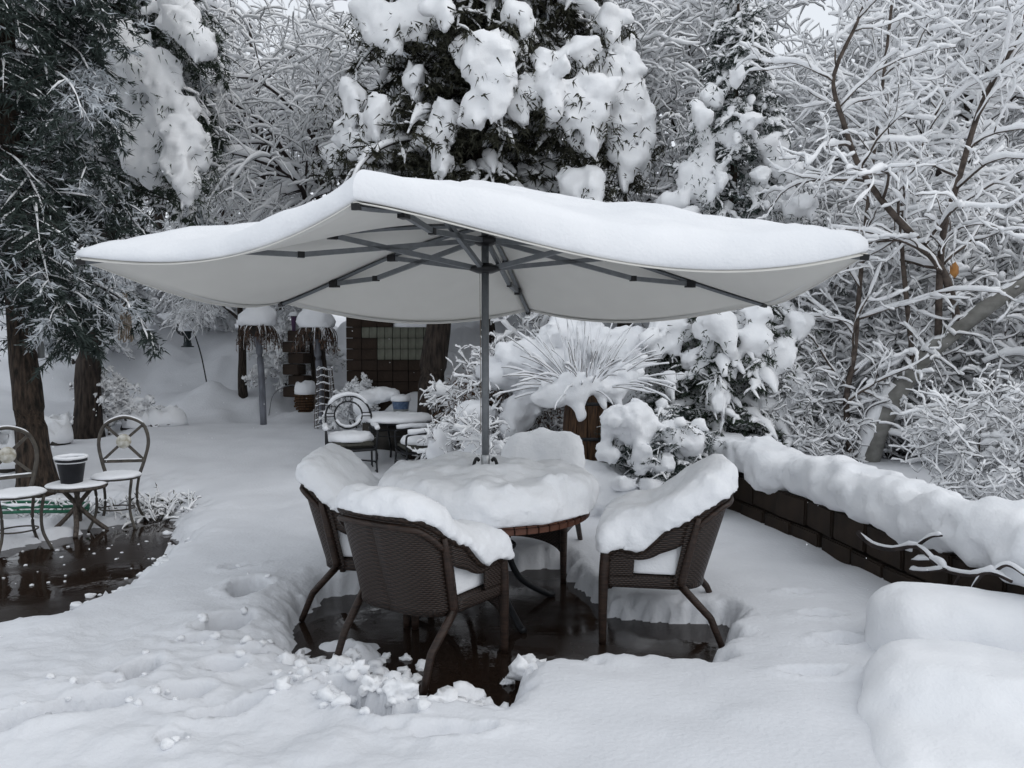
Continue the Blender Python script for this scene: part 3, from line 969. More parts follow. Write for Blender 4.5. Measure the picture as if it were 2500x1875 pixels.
def bar(p, q, w=.026, h=.030):
    p, q = np.asarray(p, float), np.asarray(q, float)
    g = Geo()
    P = np.stack([p, (p + q) / 2, q])
    T = norm(q - p)
    S = norm(np.cross(T, [0, 0, 1.0]))
    Up = np.cross(S, T)
    V = np.array([[c + S * sx * w / 2 + Up * sy * h / 2 for sx, sy in ((-1, -1), (1, -1), (1, 1), (-1, 1))] for c in (p, q)]).reshape(-1, 3)
    F = [[0, 1, 5, 4], [1, 2, 6, 5], [2, 3, 7, 6], [3, 0, 4, 7], [3, 2, 1, 0], [4, 5, 6, 7]]
    return g.add(V, np.array(F))
for i in range(6):
    tip = TIPS[i] - U0
    hu = np.array([0, 0, ZU])
    hl = np.array([0, 0, ZL])
    dirh = norm(np.array([tip[0], tip[1], 0]))
    def rib_at(t, drop=.022):
        z = ZA + (tip[2] - ZA) * t + 0.07 * math.sin(math.pi * t) * (1 - t)
        return np.array([tip[0] * t, tip[1] * t, z - drop])
    rp = np.array([rib_at(t) for t in np.linspace(.02, .995, 14)])
    rb_ = Geo().tubes(rp, np.full((1, 14), .015), 4)
    rib_o = build(rb_, 'rib', M['alu'], umb, smooth=False)
    build(bar(rib_at(.985), rib_at(1.004), .034, .03), 'rib_cap', M['black'], rib_o, smooth=False)
    knee = rib_at(.50) - np.array([0, 0, .105])
    out = rib_at(.71, .036)
    ht = hu + dirh * .07
    a1 = build(bar(ht, knee), 'upper_arm', M['alu'], umb, smooth=False)
    build(bar(knee, out), 'link_arm', M['alu'], umb, smooth=False)
    build(bar(knee - dirh * .02, knee + dirh * .02, .032, .036), 'knee_joint', M['black'], a1, smooth=False)
    build(bar(hl + dirh * .07, rib_at(.42, .036)), 'strut', M['alu'], umb, smooth=False)
    build(bar(out - dirh * .035, out + dirh * .03, .042, .05), 'rib_clip', M['black'], rib_o, smooth=False)
    build(bar(rib_at(.42, .036) - dirh * .03, rib_at(.42, .036) + dirh * .03, .04, .045), 'rib_clip', M['black'], rib_o, smooth=False)
# cord inside the hubs
build(Geo().path([(-.034, -.02, ZL), (-.03, -.02, 1.6), (-.03, -.02, 1.15)], .0022, 5, 12), 'cord', M['rope'], umb)
# snow on the canopy
SR = np.concatenate([np.linspace(0, .9, 46), np.linspace(.915, .985, 8)])
g = Geo()
NP = 30
rows = []
def snow_T(p):
    q = np.stack([p[..., 0], p[..., 1], 0 * p[..., 0]], -1)
    return 0.028 * fbm(q * 1.6, 2, 121) + 0.010 * fbm(q * 6, 2, 122) + .004 * fbm(q * 22, 2, 123)
for i in range(6):
    ph = np.linspace(0, 1, NP + 1)[:-1]
    S, PH = np.meshgrid(SR, ph, indexing='ij')
    P = canopy_pt(i, S, PH)
    fill = (.2 if i == 5 else .38) * SAG[i] * 4 * PH * (1 - PH) * S ** 1.2
    edge = np.sqrt(np.clip(1 - (np.clip((S - .90) / .10, 0, 1)) ** 2.4, 0, 1))
    near_w = (.125, .12, .12, .12, .10, .095)[i] + (0.03 * PH ** 2 if i == 5 else 0) + (-.02 * PH if i == 3 else 0)
    T = (near_w + 0.11 * np.exp(-(S / .28) ** 2) + fill + snow_T(P)) * (0.42 + 0.58 * edge)
    if i in (5, 0):
        T = T + .035 * S ** 4 * (PH if i == 5 else 1 - PH) ** 2
    if i in (4, 5):
        T = T * (1 - .38 * S ** 3 * ((1 - PH) if i == 5 else PH))
    top = P.copy()
    top[..., 2] += .006 + T
    e = canopy_pt(i, np.full(NP, 1.0), ph)
    outw = norm((e - apex) * np.array([1, 1, 0]))
    q3 = np.stack([e[:, 0], e[:, 1], 0 * ph], -1)
    wob = (.013 * fbm(q3 * 7, 2, 131) + .008 * fbm(q3 * 25, 2, 132))[:, None]
    Te = T[-1][:, None]
    up = np.array([0, 0, 1.0])
    rings = [e + outw * (.004 + wob) + up * (Te * .78), e + outw * (.014 + wob * 1.4) + up * (Te * .48), e + outw * (.010 + wob) + up * (Te * .2), e + outw * (.0 + wob * .5) + up * .010, e - outw * .05 + up * .008]
    rows.append(np.concatenate([top, np.stack(rings)], 0))
Vs = np.concatenate(rows, 1)
Vs = np.concatenate([Vs, Vs[:, :1]], 1)
g.grid(Vs, flip=True)
o = build(g, 'umbrella_snow', M['snow'])
tag(o, 'thick wavy blanket of snow on top of the patio umbrella', 'snow')
# ================================================================== TREES
def grow(P, R, n, t0, t1, length, ang, K, grav, jit, rng, rr=0.6, tip=0.35, flat=False, bend=0.0, lenvar=0.35, prof=0.5, out=None):
    """n children on every path of P (N,Kp,3); returns child paths and radii"""
    N, Kp = P.shape[:2]
    t = t0 + (t1 - t0) * (np.arange(n)[None] + rng.random((N, n))) / n
    fi = t * (Kp - 1)
    i = np.minimum(fi.astype(int), Kp - 2)
    f = (fi - i)[..., None]
    ar = np.arange(N)[:, None]
    a, b = P[ar, i], P[ar, i + 1]
    pos = (a + (b - a) * f).reshape(-1, 3)
    tan = norm(b - a).reshape(-1, 3)
    rad = (R[ar, i] * (1 - f[..., 0]) + R[ar, i + 1] * f[..., 0]).ravel()
    Z = np.array([0, 0, 1.0])
    s = np.cross(tan, Z)
    bad = np.linalg.norm(s, axis=-1) < .05
    s[bad] = [1, 0, 0]
    s = norm(s)
    u = np.cross(s, tan)
    if flat:
        az = np.where(np.tile(np.arange(n) % 2, N) == 0, 0, math.pi) + rng.normal(0, .35, N * n)
    else:
        az = (np.arange(n)[None] * 2.4 + rng.random((N, 1)) * 6.28 + rng.normal(0, .5, (N, n))).ravel()
    an = ang * (1 + rng.normal(0, .18, N * n))
    d = np.cos(an)[:, None] * tan + np.sin(an)[:, None] * (np.cos(az)[:, None] * s + np.sin(az)[:, None] * u)
    L = length * (1 - prof * t.ravel()) * (1 + lenvar * rng.uniform(-1, 1, N * n))
    st = (L / (K - 1))[:, None]
    paths = [pos]
    swirl = rng.normal(0, bend, (N * n, 3))
    for k in range(K - 1):
        d = norm(d + Z * (-grav) + jit * rng.normal(0, 1, d.shape) + swirl)
        pos = pos + d * st
        paths.append(pos)
    CP_ = np.stack(paths, 1)
    r0 = np.minimum(rad * rr, rad)
    CR = r0[:, None] * np.linspace(1, tip, K)[None]
    return CP_, CR
def twig_snow(g, P, R, s0, sides, seed, ell=1.35, keep=1.0, rng=None, steep=0.18):
    """snow lying along many thin paths at once"""
    N, K = P.shape[:2]
    T = norm(np.gradient(P, axis=1))
    hz = np.sqrt(np.clip(1 - T[..., 2] ** 2, 0, 1))
    r = np.random.default_rng(seed)
    tt = np.linspace(0, 1, K)
    env = np.where(tt > .94, .7, 1.0) * np.where(tt < .02, .6, 1.0)
    s = s0 * (steep + (1 - steep) * hz ** 1.3) * env * r.uniform(.55, 1.35, (N, K)) * r.uniform(.7, 1.25, (N, 1))
    C = P.copy()
    C[..., 2] += R * .5 + s * ell * .72
    C[..., :2] += r.normal(0, .12, C[..., :2].shape) * s[..., None]
    g.tubes(C, s, sides, ell=ell, close=sides >= 4)
def needles(g, P, R, m, ln, wd, rng, spread=0.9, t0=0.1, droop=0.25, frost=0.0):
    """m needle sprays (single triangles) along every path"""
    N, K = P.shape[:2]
    t = t0 + (1 - t0) * rng.random((N, m))
    fi = t * (K - 1)
    i = np.minimum(fi.astype(int), K - 2)
    f = (fi - i)[..., None]
    ar = np.arange(N)[:, None]
    a, b = P[ar, i], P[ar, i + 1]
    pos = (a + (b - a) * f).reshape(-1, 3)
    tan = norm(b - a).reshape(-1, 3)
    d = norm(tan + spread * rng.normal(0, 1, tan.shape) * np.array([1, 1, .8]) - np.array([0, 0, droop]))
    sd = norm(np.cross(d, rng.normal(0, 1, d.shape)))
    n = len(pos)
    L = ln * rng.uniform(.6, 1.4, (n, 1))
    Wd = wd * rng.uniform(.6, 1.4, (n, 1))
    V = np.stack([pos - sd * Wd * .5 + d * L * .1, pos + sd * Wd * .5 + d * L * .1, pos + d * L], 1)
    A1 = np.clip(rng.normal(.36, .2, n), 0, .72)
    if frost > 0:
        fr = fbm(pos * 2.4, 2, 77) + .35 * d[:, 2] + .25 * rng.normal(0, 1, n)
        A1 = np.where(fr > 1 - frost * 1.5, 1.0, A1)
    A = np.repeat(A1, 3)
    A = np.stack([A + .001, A * 0, A * 0 + 1], -1)
    g.add(V.reshape(-1, 3), np.arange(n * 3).reshape(-1, 3), A)

def deciduous(name, label, seed, H=7.0, r0=.16, spread=1.0, droop=0.02, limbs=9, snow=.020, tgroup=None, counts=(7, 7, 6), lens=(.42, .2, .085), lean=(0, 0), arch=0.0, cat='tree', jit=.22, t_first=.22, curl=.10, sides_snow=5, min_r=.004, fork_ang=.75):
    """bare tree with snow on every limb and twig, built at the origin"""
    rng = np.random.default_rng(seed)
    t = thing(name)
    tag(t, label, cat, tgroup)
    K = 14
    tt = np.linspace(0, 1, K)
    tr = np.stack([lean[0] * tt ** 1.5 + .05 * H * .3 * fbm(np.stack([tt * 3, tt * 0 + seed, tt * 0], -1), 2, seed), lean[1] * tt ** 1.5 + .05 * H * .3 * fbm(np.stack([tt * 3, tt * 0 + seed + 7.7, tt * 0], -1), 2, seed), tt * H * .86], -1)[None]
    tR = (r0 * (1 - .86 * tt))[None]
    L1, R1 = grow(tr, tR, limbs, t_first, .98, H * lens[0] * spread, fork_ang, 12, droop - arch, .10, rng, .62, .25, bend=.03)
    L2, R2 = grow(L1, R1, counts[0], .15, 1, H * lens[1] * spread, .8, 9, droop + .01, jit * .7, rng, .6, .3, bend=curl * .8)
    L3, R3 = grow(L2, R2, counts[1], .12, 1, H * lens[2], .8, 8, droop + .01, jit * .8, rng, .6, .45, bend=curl, prof=.35)
    L4, R4 = grow(L3, R3, counts[2], .15, 1, H * lens[2] * .62, .85, 6, droop, jit * .8, rng, .7, .6, bend=curl * 1.2, prof=.3)
    R2, R3, R4 = np.maximum(R2, min_r * 1.8), np.maximum(R3, min_r * 1.15), np.maximum(R4, min_r * .85)
    g = Geo().tubes(tr, tR, 10)
    build(g, 'trunk', M['bark'], t)
    g = Geo().tubes(L1, R1, 7).tubes(L2, R2, 4, close=False).tubes(L3, R3, 3, close=False).tubes(L4, R4, 3, close=False)
    build(g, 'crown', M['twig'], t)
    g = Geo()
    twig_snow(g, L1, R1, snow * 2.3, 7, seed + 1)
    twig_snow(g, L2, R2, snow * 1.5, 6, seed + 2)
    twig_snow(g, L3, R3, snow * 1.05, 4, seed + 3)
    twig_snow(g, L4, R4, snow * .88, 3, seed + 4)
    o = build(g, 'snow', M['snow_twig'], t)
    return t
def lump_tubes(g, P, S, seed, sides=10, ell=.9, rough=.35, f=6.0):
    """big soft snow loads along paths P with radii S, displaced by noise"""
    k = Geo().tubes(P, S, sides, ell=ell)
    V = np.concatenate(k.V)
    c = np.repeat(P.reshape(-1, 3), sides, 0)
    d = V - c
    V = c + d * (1 + rough * fbm(V * f, 3, seed)[:, None])
    g.add(V, [q for q in k.F])
def conifer(name, label, seed, trunk, r0, z0, z1, rad, nb, mat='needle', snow=1.0, az_bias=None, droop=.10, up=.1, tgroup=None, bl=(14, 5), ndl=(16, 10), nlen=.06, nwid=.011, clump=0.0, bare=None, bark='bark_spruce', droop0=0.0, sidesn=5, az_w=0.0, heavy_az=None, boost=1.0, frost=0.0, wmin=.4, csz=(.10, .21), twigs=.75):
    """evergreen: trunk is a list of points; rad(t) gives the bough length for t 0..1 up the crown"""
    rng = np.random.default_rng(seed)
    base = np.asarray(trunk[0], float)
    t = thing(name, base)
    tag(t, label, 'tree', tgroup)
    T = spline(trunk, 24) - base
    H = T[-1, 2]
    tt = np.linspace(0, 1, 24)
    TRad = r0 * (1 - .85 * tt) * (1 + .45 * np.exp(-tt * 24))
    kt = Geo().tubes(T, TRad[None], 16)
    V = np.concatenate(kt.V)
    cc = np.repeat(T, 16, 0)
    V = cc + (V - cc) * (1 + .10 * fbm(V * np.array([9, 9, 2.0]), 3, seed)[:, None])
    build(Geo().add(V, kt.F), 'trunk', M[bark], t)
    hz = np.sort(z0 + (z1 - z0) * rng.random(nb))
    u = (hz - z0) / (z1 - z0)
    if az_bias is None:
        azm = np.arange(nb) * 2.4 + rng.normal(0, .4, nb)
    else:
        azm = az_bias + rng.normal(0, az_w, nb)
    L = rad(u) * rng.uniform(.75, 1.15, nb)
    K = 12
    st = np.stack([np.interp(hz, T[:, 2], T[:, k]) for k in range(3)], -1)
    d = norm(np.stack([np.cos(azm), np.sin(azm), up - droop0 * (1 - u) + rng.normal(0, .08, nb)], -1))
    ps = [st]
    pos = st
    for k in range(K - 1):
        d = norm(d + np.array([0, 0, -1.0]) * droop * (.35 + 1.3 * k / K) + rng.normal(0, .05, d.shape))
        pos = pos + d * (L / (K - 1))[:, None]
        ps.append(pos)
    B = np.stack(ps, 1)
    BR = (np.clip(L * .016, .008, .05))[:, None] * np.linspace(1, .25, K)[None]
    C1, R1 = grow(B, BR, bl[0], .12, 1, .42 * float(np.median(L)) ** .6 * boost, .95, 7, .07, .10, rng, .5, .4, flat=True, prof=.45)
    C2, R2 = grow(C1, R1, bl[1], .15, 1, .17, .8, 4, .08, .14, rng, .6, .6, flat=True, prof=.3)
    g = Geo().tubes(B, BR, 4).tubes(C1, np.maximum(R1, .003), 3, close=False)
    build(g, 'bough', M['twig'], t)
    g = Geo()
    needles(g, B[:, 3:], BR, ndl[0] * 2, nlen, nwid, rng, frost=frost)
    needles(g, C1, R1, ndl[0], nlen, nwid, rng, t0=.05, frost=frost)
    needles(g, C2, R2, ndl[1], nlen, nwid, rng, t0=0, frost=frost)
    build(g, 'needles', M[mat], t)
    if snow > 0:
        g = Geo()
        w = np.ones(nb)
        if heavy_az is not None:
            w = wmin + (1 - wmin) * np.clip(np.cos(azm - heavy_az), 0, 1)
        # along the boughs
        e = np.array([0, 0, .15, .5, .8, 1, 1.1, 1.1, 1.05, .95, .8, .4])
        tz = norm(np.gradient(B, axis=1))[..., 2]
        hzf = np.clip(1 - tz ** 2, 0, 1) ** .9 * .9 + .1
        S = .075 * snow * np.clip(L, .5, 2.2)[:, None] ** .5 * e[None] * w[:, None] * rng.uniform(.6, 1.3, (nb, K)) * hzf
        P = B.copy()
        P[..., 2] += S * .55 + .01
        keep = S.max(1) > .012
        lump_tubes(g, P[keep], np.maximum(S[keep], .002), seed + 5, 7, .85, .40, 7.0)
        # along the side branchlets
        w1 = np.repeat(w, bl[0])
        e = np.array([.5, .9, 1.05, 1.1, 1.0, .8, .3])
        S = .040 * snow * e[None] * w1[:, None] * rng.uniform(.5, 1.5, (len(C1), 7)) * rng.uniform(.5, 1.3, (len(C1), 1))
        P = C1.copy()
        P[..., 2] += S * .5 + .008
        keep = (S.max(1) > .010) & (rng.random(len(C1)) < .8)
        lump_tubes(g, P[keep], np.maximum(S[keep], .002), seed + 6, sidesn, .8, .40, 11.0)
        w2 = np.repeat(w1, bl[1])
        e = np.array([.7, 1, .9, .4])
        S = .019 * snow * e[None] * w2[:, None] * rng.uniform(.5, 1.5, (len(C2), 4))
        keep = (S.max(1) > .007) & (rng.random(len(C2)) < twigs)
        P = C2.copy()
        P[..., 2] += S * .5 + .006
        if keep.any():
            g.tubes(P[keep], S[keep], 3, ell=.8, close=False)
        if clump > 0:
            # drooping cushions at the bough ends
            nc = int(clump * nb)
            pick = rng.integers(0, nb, nc)
            i0 = rng.integers(3, K - 4, nc)
            q = B[pick[:, None], i0[:, None] + np.arange(5)[None]]
            q = np.stack([q[:, 0], (q[:, 0] + q[:, 1]) / 2, q[:, 1], q[:, 2], (q[:, 2] + q[:, 3]) / 2, q[:, 3], q[:, 4]], 1)
            e = np.array([.30, .7, 1.0, 1.1, 1.0, .75, .30])
            S = rng.uniform(*csz, (nc, 1)) * np.clip(L[pick] / 1.7, .3, 1.15)[:, None] * e[None] * rng.uniform(.8, 1.25, (nc, 7)) * w[pick][:, None]
            q = q + rng.normal(0, .09 * np.clip(float(np.median(L)), .4, 1.5), (nc, 1, 3))
            q[..., 2] += S * .6
            tq = norm(q[:, -1] - q[:, 0])[:, 2]
            S = S * (.4 + .6 * (1 - tq ** 2))[:, None]
            ii = np.linspace(0, 6, 9); i_0 = np.minimum(ii.astype(int), 5); ff = ii - i_0
            q = q[:, i_0] * (1 - ff)[None, :, None] + q[:, i_0 + 1] * ff[None, :, None]
            S = S[:, i_0] * (1 - ff) + S[:, i_0 + 1] * ff
            lump_tubes(g, q, np.maximum(S, .004), seed + 8, 9, .9, .5, 6.5)
        build(g, 'snow', M['snow_twig'], t)
    return t, B

# ---- the two big spruces at the left
ta, BA = conifer('spruce_tree', 'big dark spruce at the left edge with stout reddish brown trunk by the bistro chairs', 21,
        [(-5.22, 8.75, 0.0), (-5.32, 8.75, 1.2), (-5.42, 8.75, 3.0), (-5.45, 8.8, 6.0), (-5.45, 8.8, 10.0)], .19, 2.35, 9.5,
        lambda u: 1.45 - .2 * u, 135, 'needle_blue', .22, frost=.62, twigs=.0, droop=.16, up=.12, droop0=.12, bl=(15, 5), ndl=(20, 13), nlen=.10, nwid=.020, boost=1.25)
tb, BB = conifer('spruce_tree', 'leaning black-trunked spruce with heavily snow-loaded boughs left of the umbrella', 22,
        [(-6.42, 12.0, 0.2), (-6.3, 12.0, 2.0), (-5.95, 12.0, 3.8), (-5.7, 12.0, 6.0), (-5.6, 12.0, 11.0)], .20, 3.7, 10.5,
        lambda u: 1.7 - .2 * u, 110, 'needle', 1.2, frost=.35, twigs=.1, csz=(.09, .20), droop=.17, up=.1, droop0=.15, bl=(12, 4), ndl=(20, 14), nlen=.11, nwid=.024, heavy_az=-.5, clump=1.0, boost=1.1, bark='bark')
rng_j = np.random.default_rng(3).random
# ---- the big dark juniper behind the table
tc_, BC = conifer('juniper_tree', 'huge dark evergreen behind the umbrella carrying rounded pillows of snow', 23,
        [(-1.08, 10.5, 0.2), (-1.02, 10.55, 1.6), (-.75, 10.7, 3.0), (-.4, 10.9, 4.5), (-.2, 11, 7.5)], .21, 2.75, 7.3,
        lambda u: (1.25 + 1.25 * rng_j(len(u))) * (1 - .12 * u), 165, 'needle_brown', 1.0, frost=.2, twigs=.12, csz=(.08, .19), wmin=.5, droop=.2, up=.75, bl=(10, 4), ndl=(20, 14), nlen=.11, nwid=.027, clump=1.8, bark='bark', heavy_az=-.35)
# big snow pillows, each lying on a spray of foliage
def pillows(tree, spots, Yf, mat, seed, h=.042, sub_n=4, spray=170, nl=.10, nw=.020, grow_=(1.0, 1.0), k_=.07):
    rng = np.random.default_rng(seed)
    J0 = np.array(tree.location)
    ells, cen = [], []
    for px, py, w_, h_ in spots:
        w_, h_ = w_ * grow_[0], h_ * grow_[1]
        Y = Yf(px) + rng.uniform(-.15, .25)
        c = at(px, py, Y)
        k = Y / 1950.0
        cen.append(c)
        for q in range(sub_n):
            o_ = rng.normal(0, .45, 3) * np.array([w_ * k, .12, h_ * k]) if q else np.zeros(3)
            f_ = 1.0 if q == 0 else rng.uniform(.45, .75)
            rr_ = np.array([w_ * k * .82, .16, h_ * k * .72]) * f_
            if q == 1:          # the tongue that droops off the bough end
                o_ = np.array([rng.normal(0, .25) * w_ * k, -.05, -h_ * k * .75])
                rr_ = np.array([w_ * k * .42, .11, h_ * k * .7])
            ells.append((c + o_, rr_))
    cen = np.array(cen)
    def f(p):
        d = np.full(len(p), 1.0)
        for c, r in ells:
            m_ = np.abs(p - c).max(1) < r.max() + .12
            if m_.any():
                d[m_] = smin(d[m_], sd_ell(p[m_], c, r), k_)
        return d + .045 * fbm(p * 4.5, 2, seed + 1) + .026 * fbm(p * 12, 3, seed + 2)
    V, Q = surface_nets(f, cen.min(0) - .45, cen.max(0) + .45, h)
    build(Geo().add(V - J0, Q), 'snow_pillows', M['snow_twig'], tree)['kind'] = 'stuff'
    src = np.repeat(cen, spray, 0) + rng.normal(0, 1, (len(cen) * spray, 3)) * np.array([.17, .16, .12]) + np.array([0, .12, -.13])
    g = Geo()
    needles(g, np.stack([src, src + rng.normal(0, .04, src.shape) - np.array([0, 0, .05])], 1) - J0, np.zeros((len(src), 2)), 3, nl, nw, rng, droop=.5)
    build(g, 'needles', M[mat], tree)
pillows(tc_, ((1195, 150, 75, 95), (1230, 110, 50, 45), (1130, 120, 40, 40), (1290, 225, 60, 65), (1345, 215, 45, 50), (1425, 235, 75, 60), (1450, 290, 45, 60), (1385, 270, 40, 40), (1500, 190, 80, 80), (1545, 270, 55, 85), (1560, 330, 40, 70),
        (1510, 320, 55, 50), (1535, 400, 35, 60), (1430, 350, 35, 30), (1085, 285, 45, 50), (1060, 330, 40, 65), (1155, 265, 40, 35), (1010, 200, 30, 40), (925, 270, 38, 55), (905, 340, 35, 60), (945, 330, 45, 55), (865, 250, 30, 50),
        (860, 340, 55, 40), (830, 380, 35, 40), (1080, 395, 30, 25), (1410, 460, 45, 55), (1455, 455, 30, 60), (960, 70, 65, 60), (1015, 40, 60, 55), (1090, 25, 40, 40), (900, 30, 50, 60), (1260, 40, 50, 40), (1420, 110, 50, 35), (1480, 60, 45, 40), (1330, 150, 40, 35)),
        lambda px: 9.35 + .9 * ((px - 1210) / 380.0) ** 2, 'needle_brown', 44, spray=120)
pillows(tb, ((235, 60, 40, 28), (275, 85, 42, 30), (315, 110, 42, 32), (350, 145, 40, 36), (380, 185, 36, 40), (405, 225, 26, 36), (250, 165, 40, 30), (290, 190, 42, 32), (330, 215, 45, 34), (370, 245, 44, 36), (410, 280, 42, 38), (445, 320, 36, 40), (475, 355, 26, 34),
        (300, 285, 36, 36), (335, 315, 40, 36), (360, 350, 40, 40), (375, 400, 36, 38), (330, 375, 26, 24), (425, 15, 36, 40), (460, 55, 30, 40), (488, 95, 22, 34), (240, 230, 30, 26), (265, 270, 26, 26), (440, 400, 20, 36), (455, 450, 18, 34), (150, 60, 26, 18), (170, 150, 24, 18), (205, 300, 24, 16), (225, 380, 22, 14), (160, 360, 20, 12)),
        lambda px: 10.75 - .5 * ((px - 330) / 160.0), 'needle', 54, sub_n=5, spray=110, nl=.09, nw=.016, grow_=(1.45, 1.15), k_=.13)

# ---- pointed blue spruce right of the centre
td, BD = conifer('blue_spruce', 'slender pointed blue spruce behind the right side of the umbrella', 24,
        [(2.62, 9.6, 0.2), (2.62, 9.6, 2.5), (2.66, 9.6, 5.9)], .10, .75, 5.75,
        lambda u: .18 + 1.55 * np.clip(1 - u, 0, 1) ** 1.2, 105, 'needle_blue', .85, frost=.18, twigs=.5, csz=(.10, .22), droop=.10, up=.05, bl=(9, 3), ndl=(16, 10), nlen=.055, nwid=.014, clump=1.2, boost=.75)
# ---- juniper shrub in front of it, behind the right chair
te, BE = conifer('juniper_shrub', 'low green juniper shrub capped with a round snow dome behind the right chair', 25,
        [(1.30, 7.55, 0.1), (1.33, 7.55, .5), (1.38, 7.55, 1.0)], .06, .12, .9,
        lambda u: .62 - .25 * u, 46, 'needle_blue', .45, frost=.3, twigs=.4, droop=.05, up=.55, bl=(9, 4), ndl=(22, 16), nlen=.04, nwid=.010, clump=1.2, csz=(.15, .25), boost=.6)
tag(te, cat='shrub')
tf, BF = conifer('drooping_juniper', 'weeping dark green evergreen loaded with snow below the pointed spruce', 26,
        [(2.25, 8.75, 0.2), (2.25, 8.75, 1.2), (2.3, 8.75, 2.1)], .08, .35, 2.0,
        lambda u: 1.05 - .35 * u, 70, 'needle', .8, frost=.3, twigs=.45, droop=.16, up=.5, bl=(9, 4), ndl=(18, 13), nlen=.055, nwid=.015, clump=1.6, csz=(.07, .15), boost=.75)

pillows(td, ((1780, 330, 40, 48), (1728, 365, 28, 55), (1762, 430, 24, 24), (1695, 440, 40, 55), (1865, 360, 48, 28), (1925, 410, 48, 28), (1895, 480, 62, 28), (1715, 285, 28, 36), (1850, 425, 28, 22), (1650, 490, 30, 24), (1960, 500, 38, 28), (1740, 230, 22, 30), (1790, 190, 18, 22), (1825, 290, 30, 20)),
        lambda px: 9.0 + .25 * (abs(px - 1790) / 150.0), 'needle_blue', 64, h=.038, spray=70, nl=.055, nw=.014)
pillows(tf, ((1640, 800, 62, 46), (1755, 790, 55, 55), (1840, 830, 46, 55), (1700, 880, 26, 36), (1900, 880, 40, 55), (1780, 870, 26, 36), (1600, 830, 38, 36), (1880, 990, 44, 46), (1935, 950, 28, 46), (1740, 960, 18, 34), (1850, 760, 36, 26), (1945, 790, 36, 28), (1560, 880, 30, 24), (1640, 930, 20, 26)),
        lambda px: 8.0 + .35 * (abs(px - 1740) / 200.0), 'needle', 74, h=.034, spray=80, nl=.055, nw=.014)
# ---- aspen leaning over the wall on the right
asp = tag(thing('leaning_aspen', at(2120, 1120, 8.2)), 'pale smooth-barked tree leaning right over the low wall', 'tree')
A0 = np.array(asp.location)
def pixpath(pp, Y0, Y1, n=20):
    q = [at(x, y, Y0 + (Y1 - Y0) * i / max(len(pp) - 1, 1)) for i, (x, y) in enumerate(pp)]
    return spline(q, n)
stems = [([(2118, 1140), (2145, 1050), (2190, 960), (2258, 870), (2340, 800), (2425, 738), (2505, 685), (2620, 610), (2800, 520)], 8.2, 8.0, .105, .072),
         ([(2078, 1120), (2066, 985), (2086, 860), (2094, 760), (2108, 600), (2130, 400), (2158, 180), (2185, -60)], 8.2, 8.6, .034, .014),
         ([(2340, 800), (2310, 680), (2262, 610), (2170, 510), (2100, 410), (2060, 300), (2035, 190), (2090, 60), (2130, -40)], 8.1, 7.6, .045, .012),
         ([(2290, 840), (2300, 590), (2340, 440), (2395, 260), (2470, 120), (2540, 20)], 8.1, 7.7, .036, .018),
         ([(2230, 900), (2200, 560), (2225, 430), (2275, 300), (2330, 180), (2380, 90)], 8.1, 8.4, .026, .010)]
g, gs, gt = Geo(), Geo(), Geo()
SP_, SR_ = [], []
for k, (pp, y0, y1, ra, rb) in enumerate(stems):
    P = pixpath(pp, y0, y1, 30) - A0
    Rr = np.linspace(ra, rb, 30)
    (g if k == 0 else gt).tubes(P, Rr[None], 12 if k == 0 else 7)
    if k == 0:
        q = P.copy(); q[:, 1] += 0; S = (Rr * .72)[None]
        q[:, 2] += Rr * .62
        lump_tubes(gs, q[None, 5:], S[:, 5:] * np.linspace(.8, 1.0, 25), 7, 10, .8, .28, 6.0)
        q2 = P[None, :9].copy(); q2[..., 0] -= .10; q2[..., 2] += .02
        lump_tubes(gs, q2, np.full((1, 9), .065), 9, 9, 1.0, .5, 7.0)
    else:
        snow_sleeve(gs, P, Rr, .022, 40 + k, 7, 1.3)
        SP_.append(P); SR_.append(Rr)
rng = np.random.default_rng(77)
SPa, SRa = np.stack(SP_), np.stack(SR_)
T1, R1 = grow(SPa, SRa, 16, .1, 1, 1.3, .9, 11, .015, .13, rng, .5, .3, bend=.05)
T2, R2 = grow(T1, R1, 5, .15, 1, .55, .8, 9, .01, .15, rng, .6, .45, bend=.07)
T3, R3 = grow(T2, R2, 3, .2, 1, .32, .8, 6, .0, .15, rng, .7, .6, bend=.08)
R1, R2, R3 = np.maximum(R1, .006), np.maximum(R2, .004), np.maximum(R3, .003)
gt.tubes(T1, R1, 5).tubes(T2, R2, 4, close=False).tubes(T3, R3, 3, close=False)
twig_snow(gs, T1, R1, .022, 6, 1); twig_snow(gs, T2, R2, .018, 5, 2); twig_snow(gs, T3, R3, .0145, 4, 3)
build(g, 'trunk', M['aspen'], asp)
build(gt, 'crown', M['vine'], asp)
build(gs, 'snow', M['snow_twig'], asp)

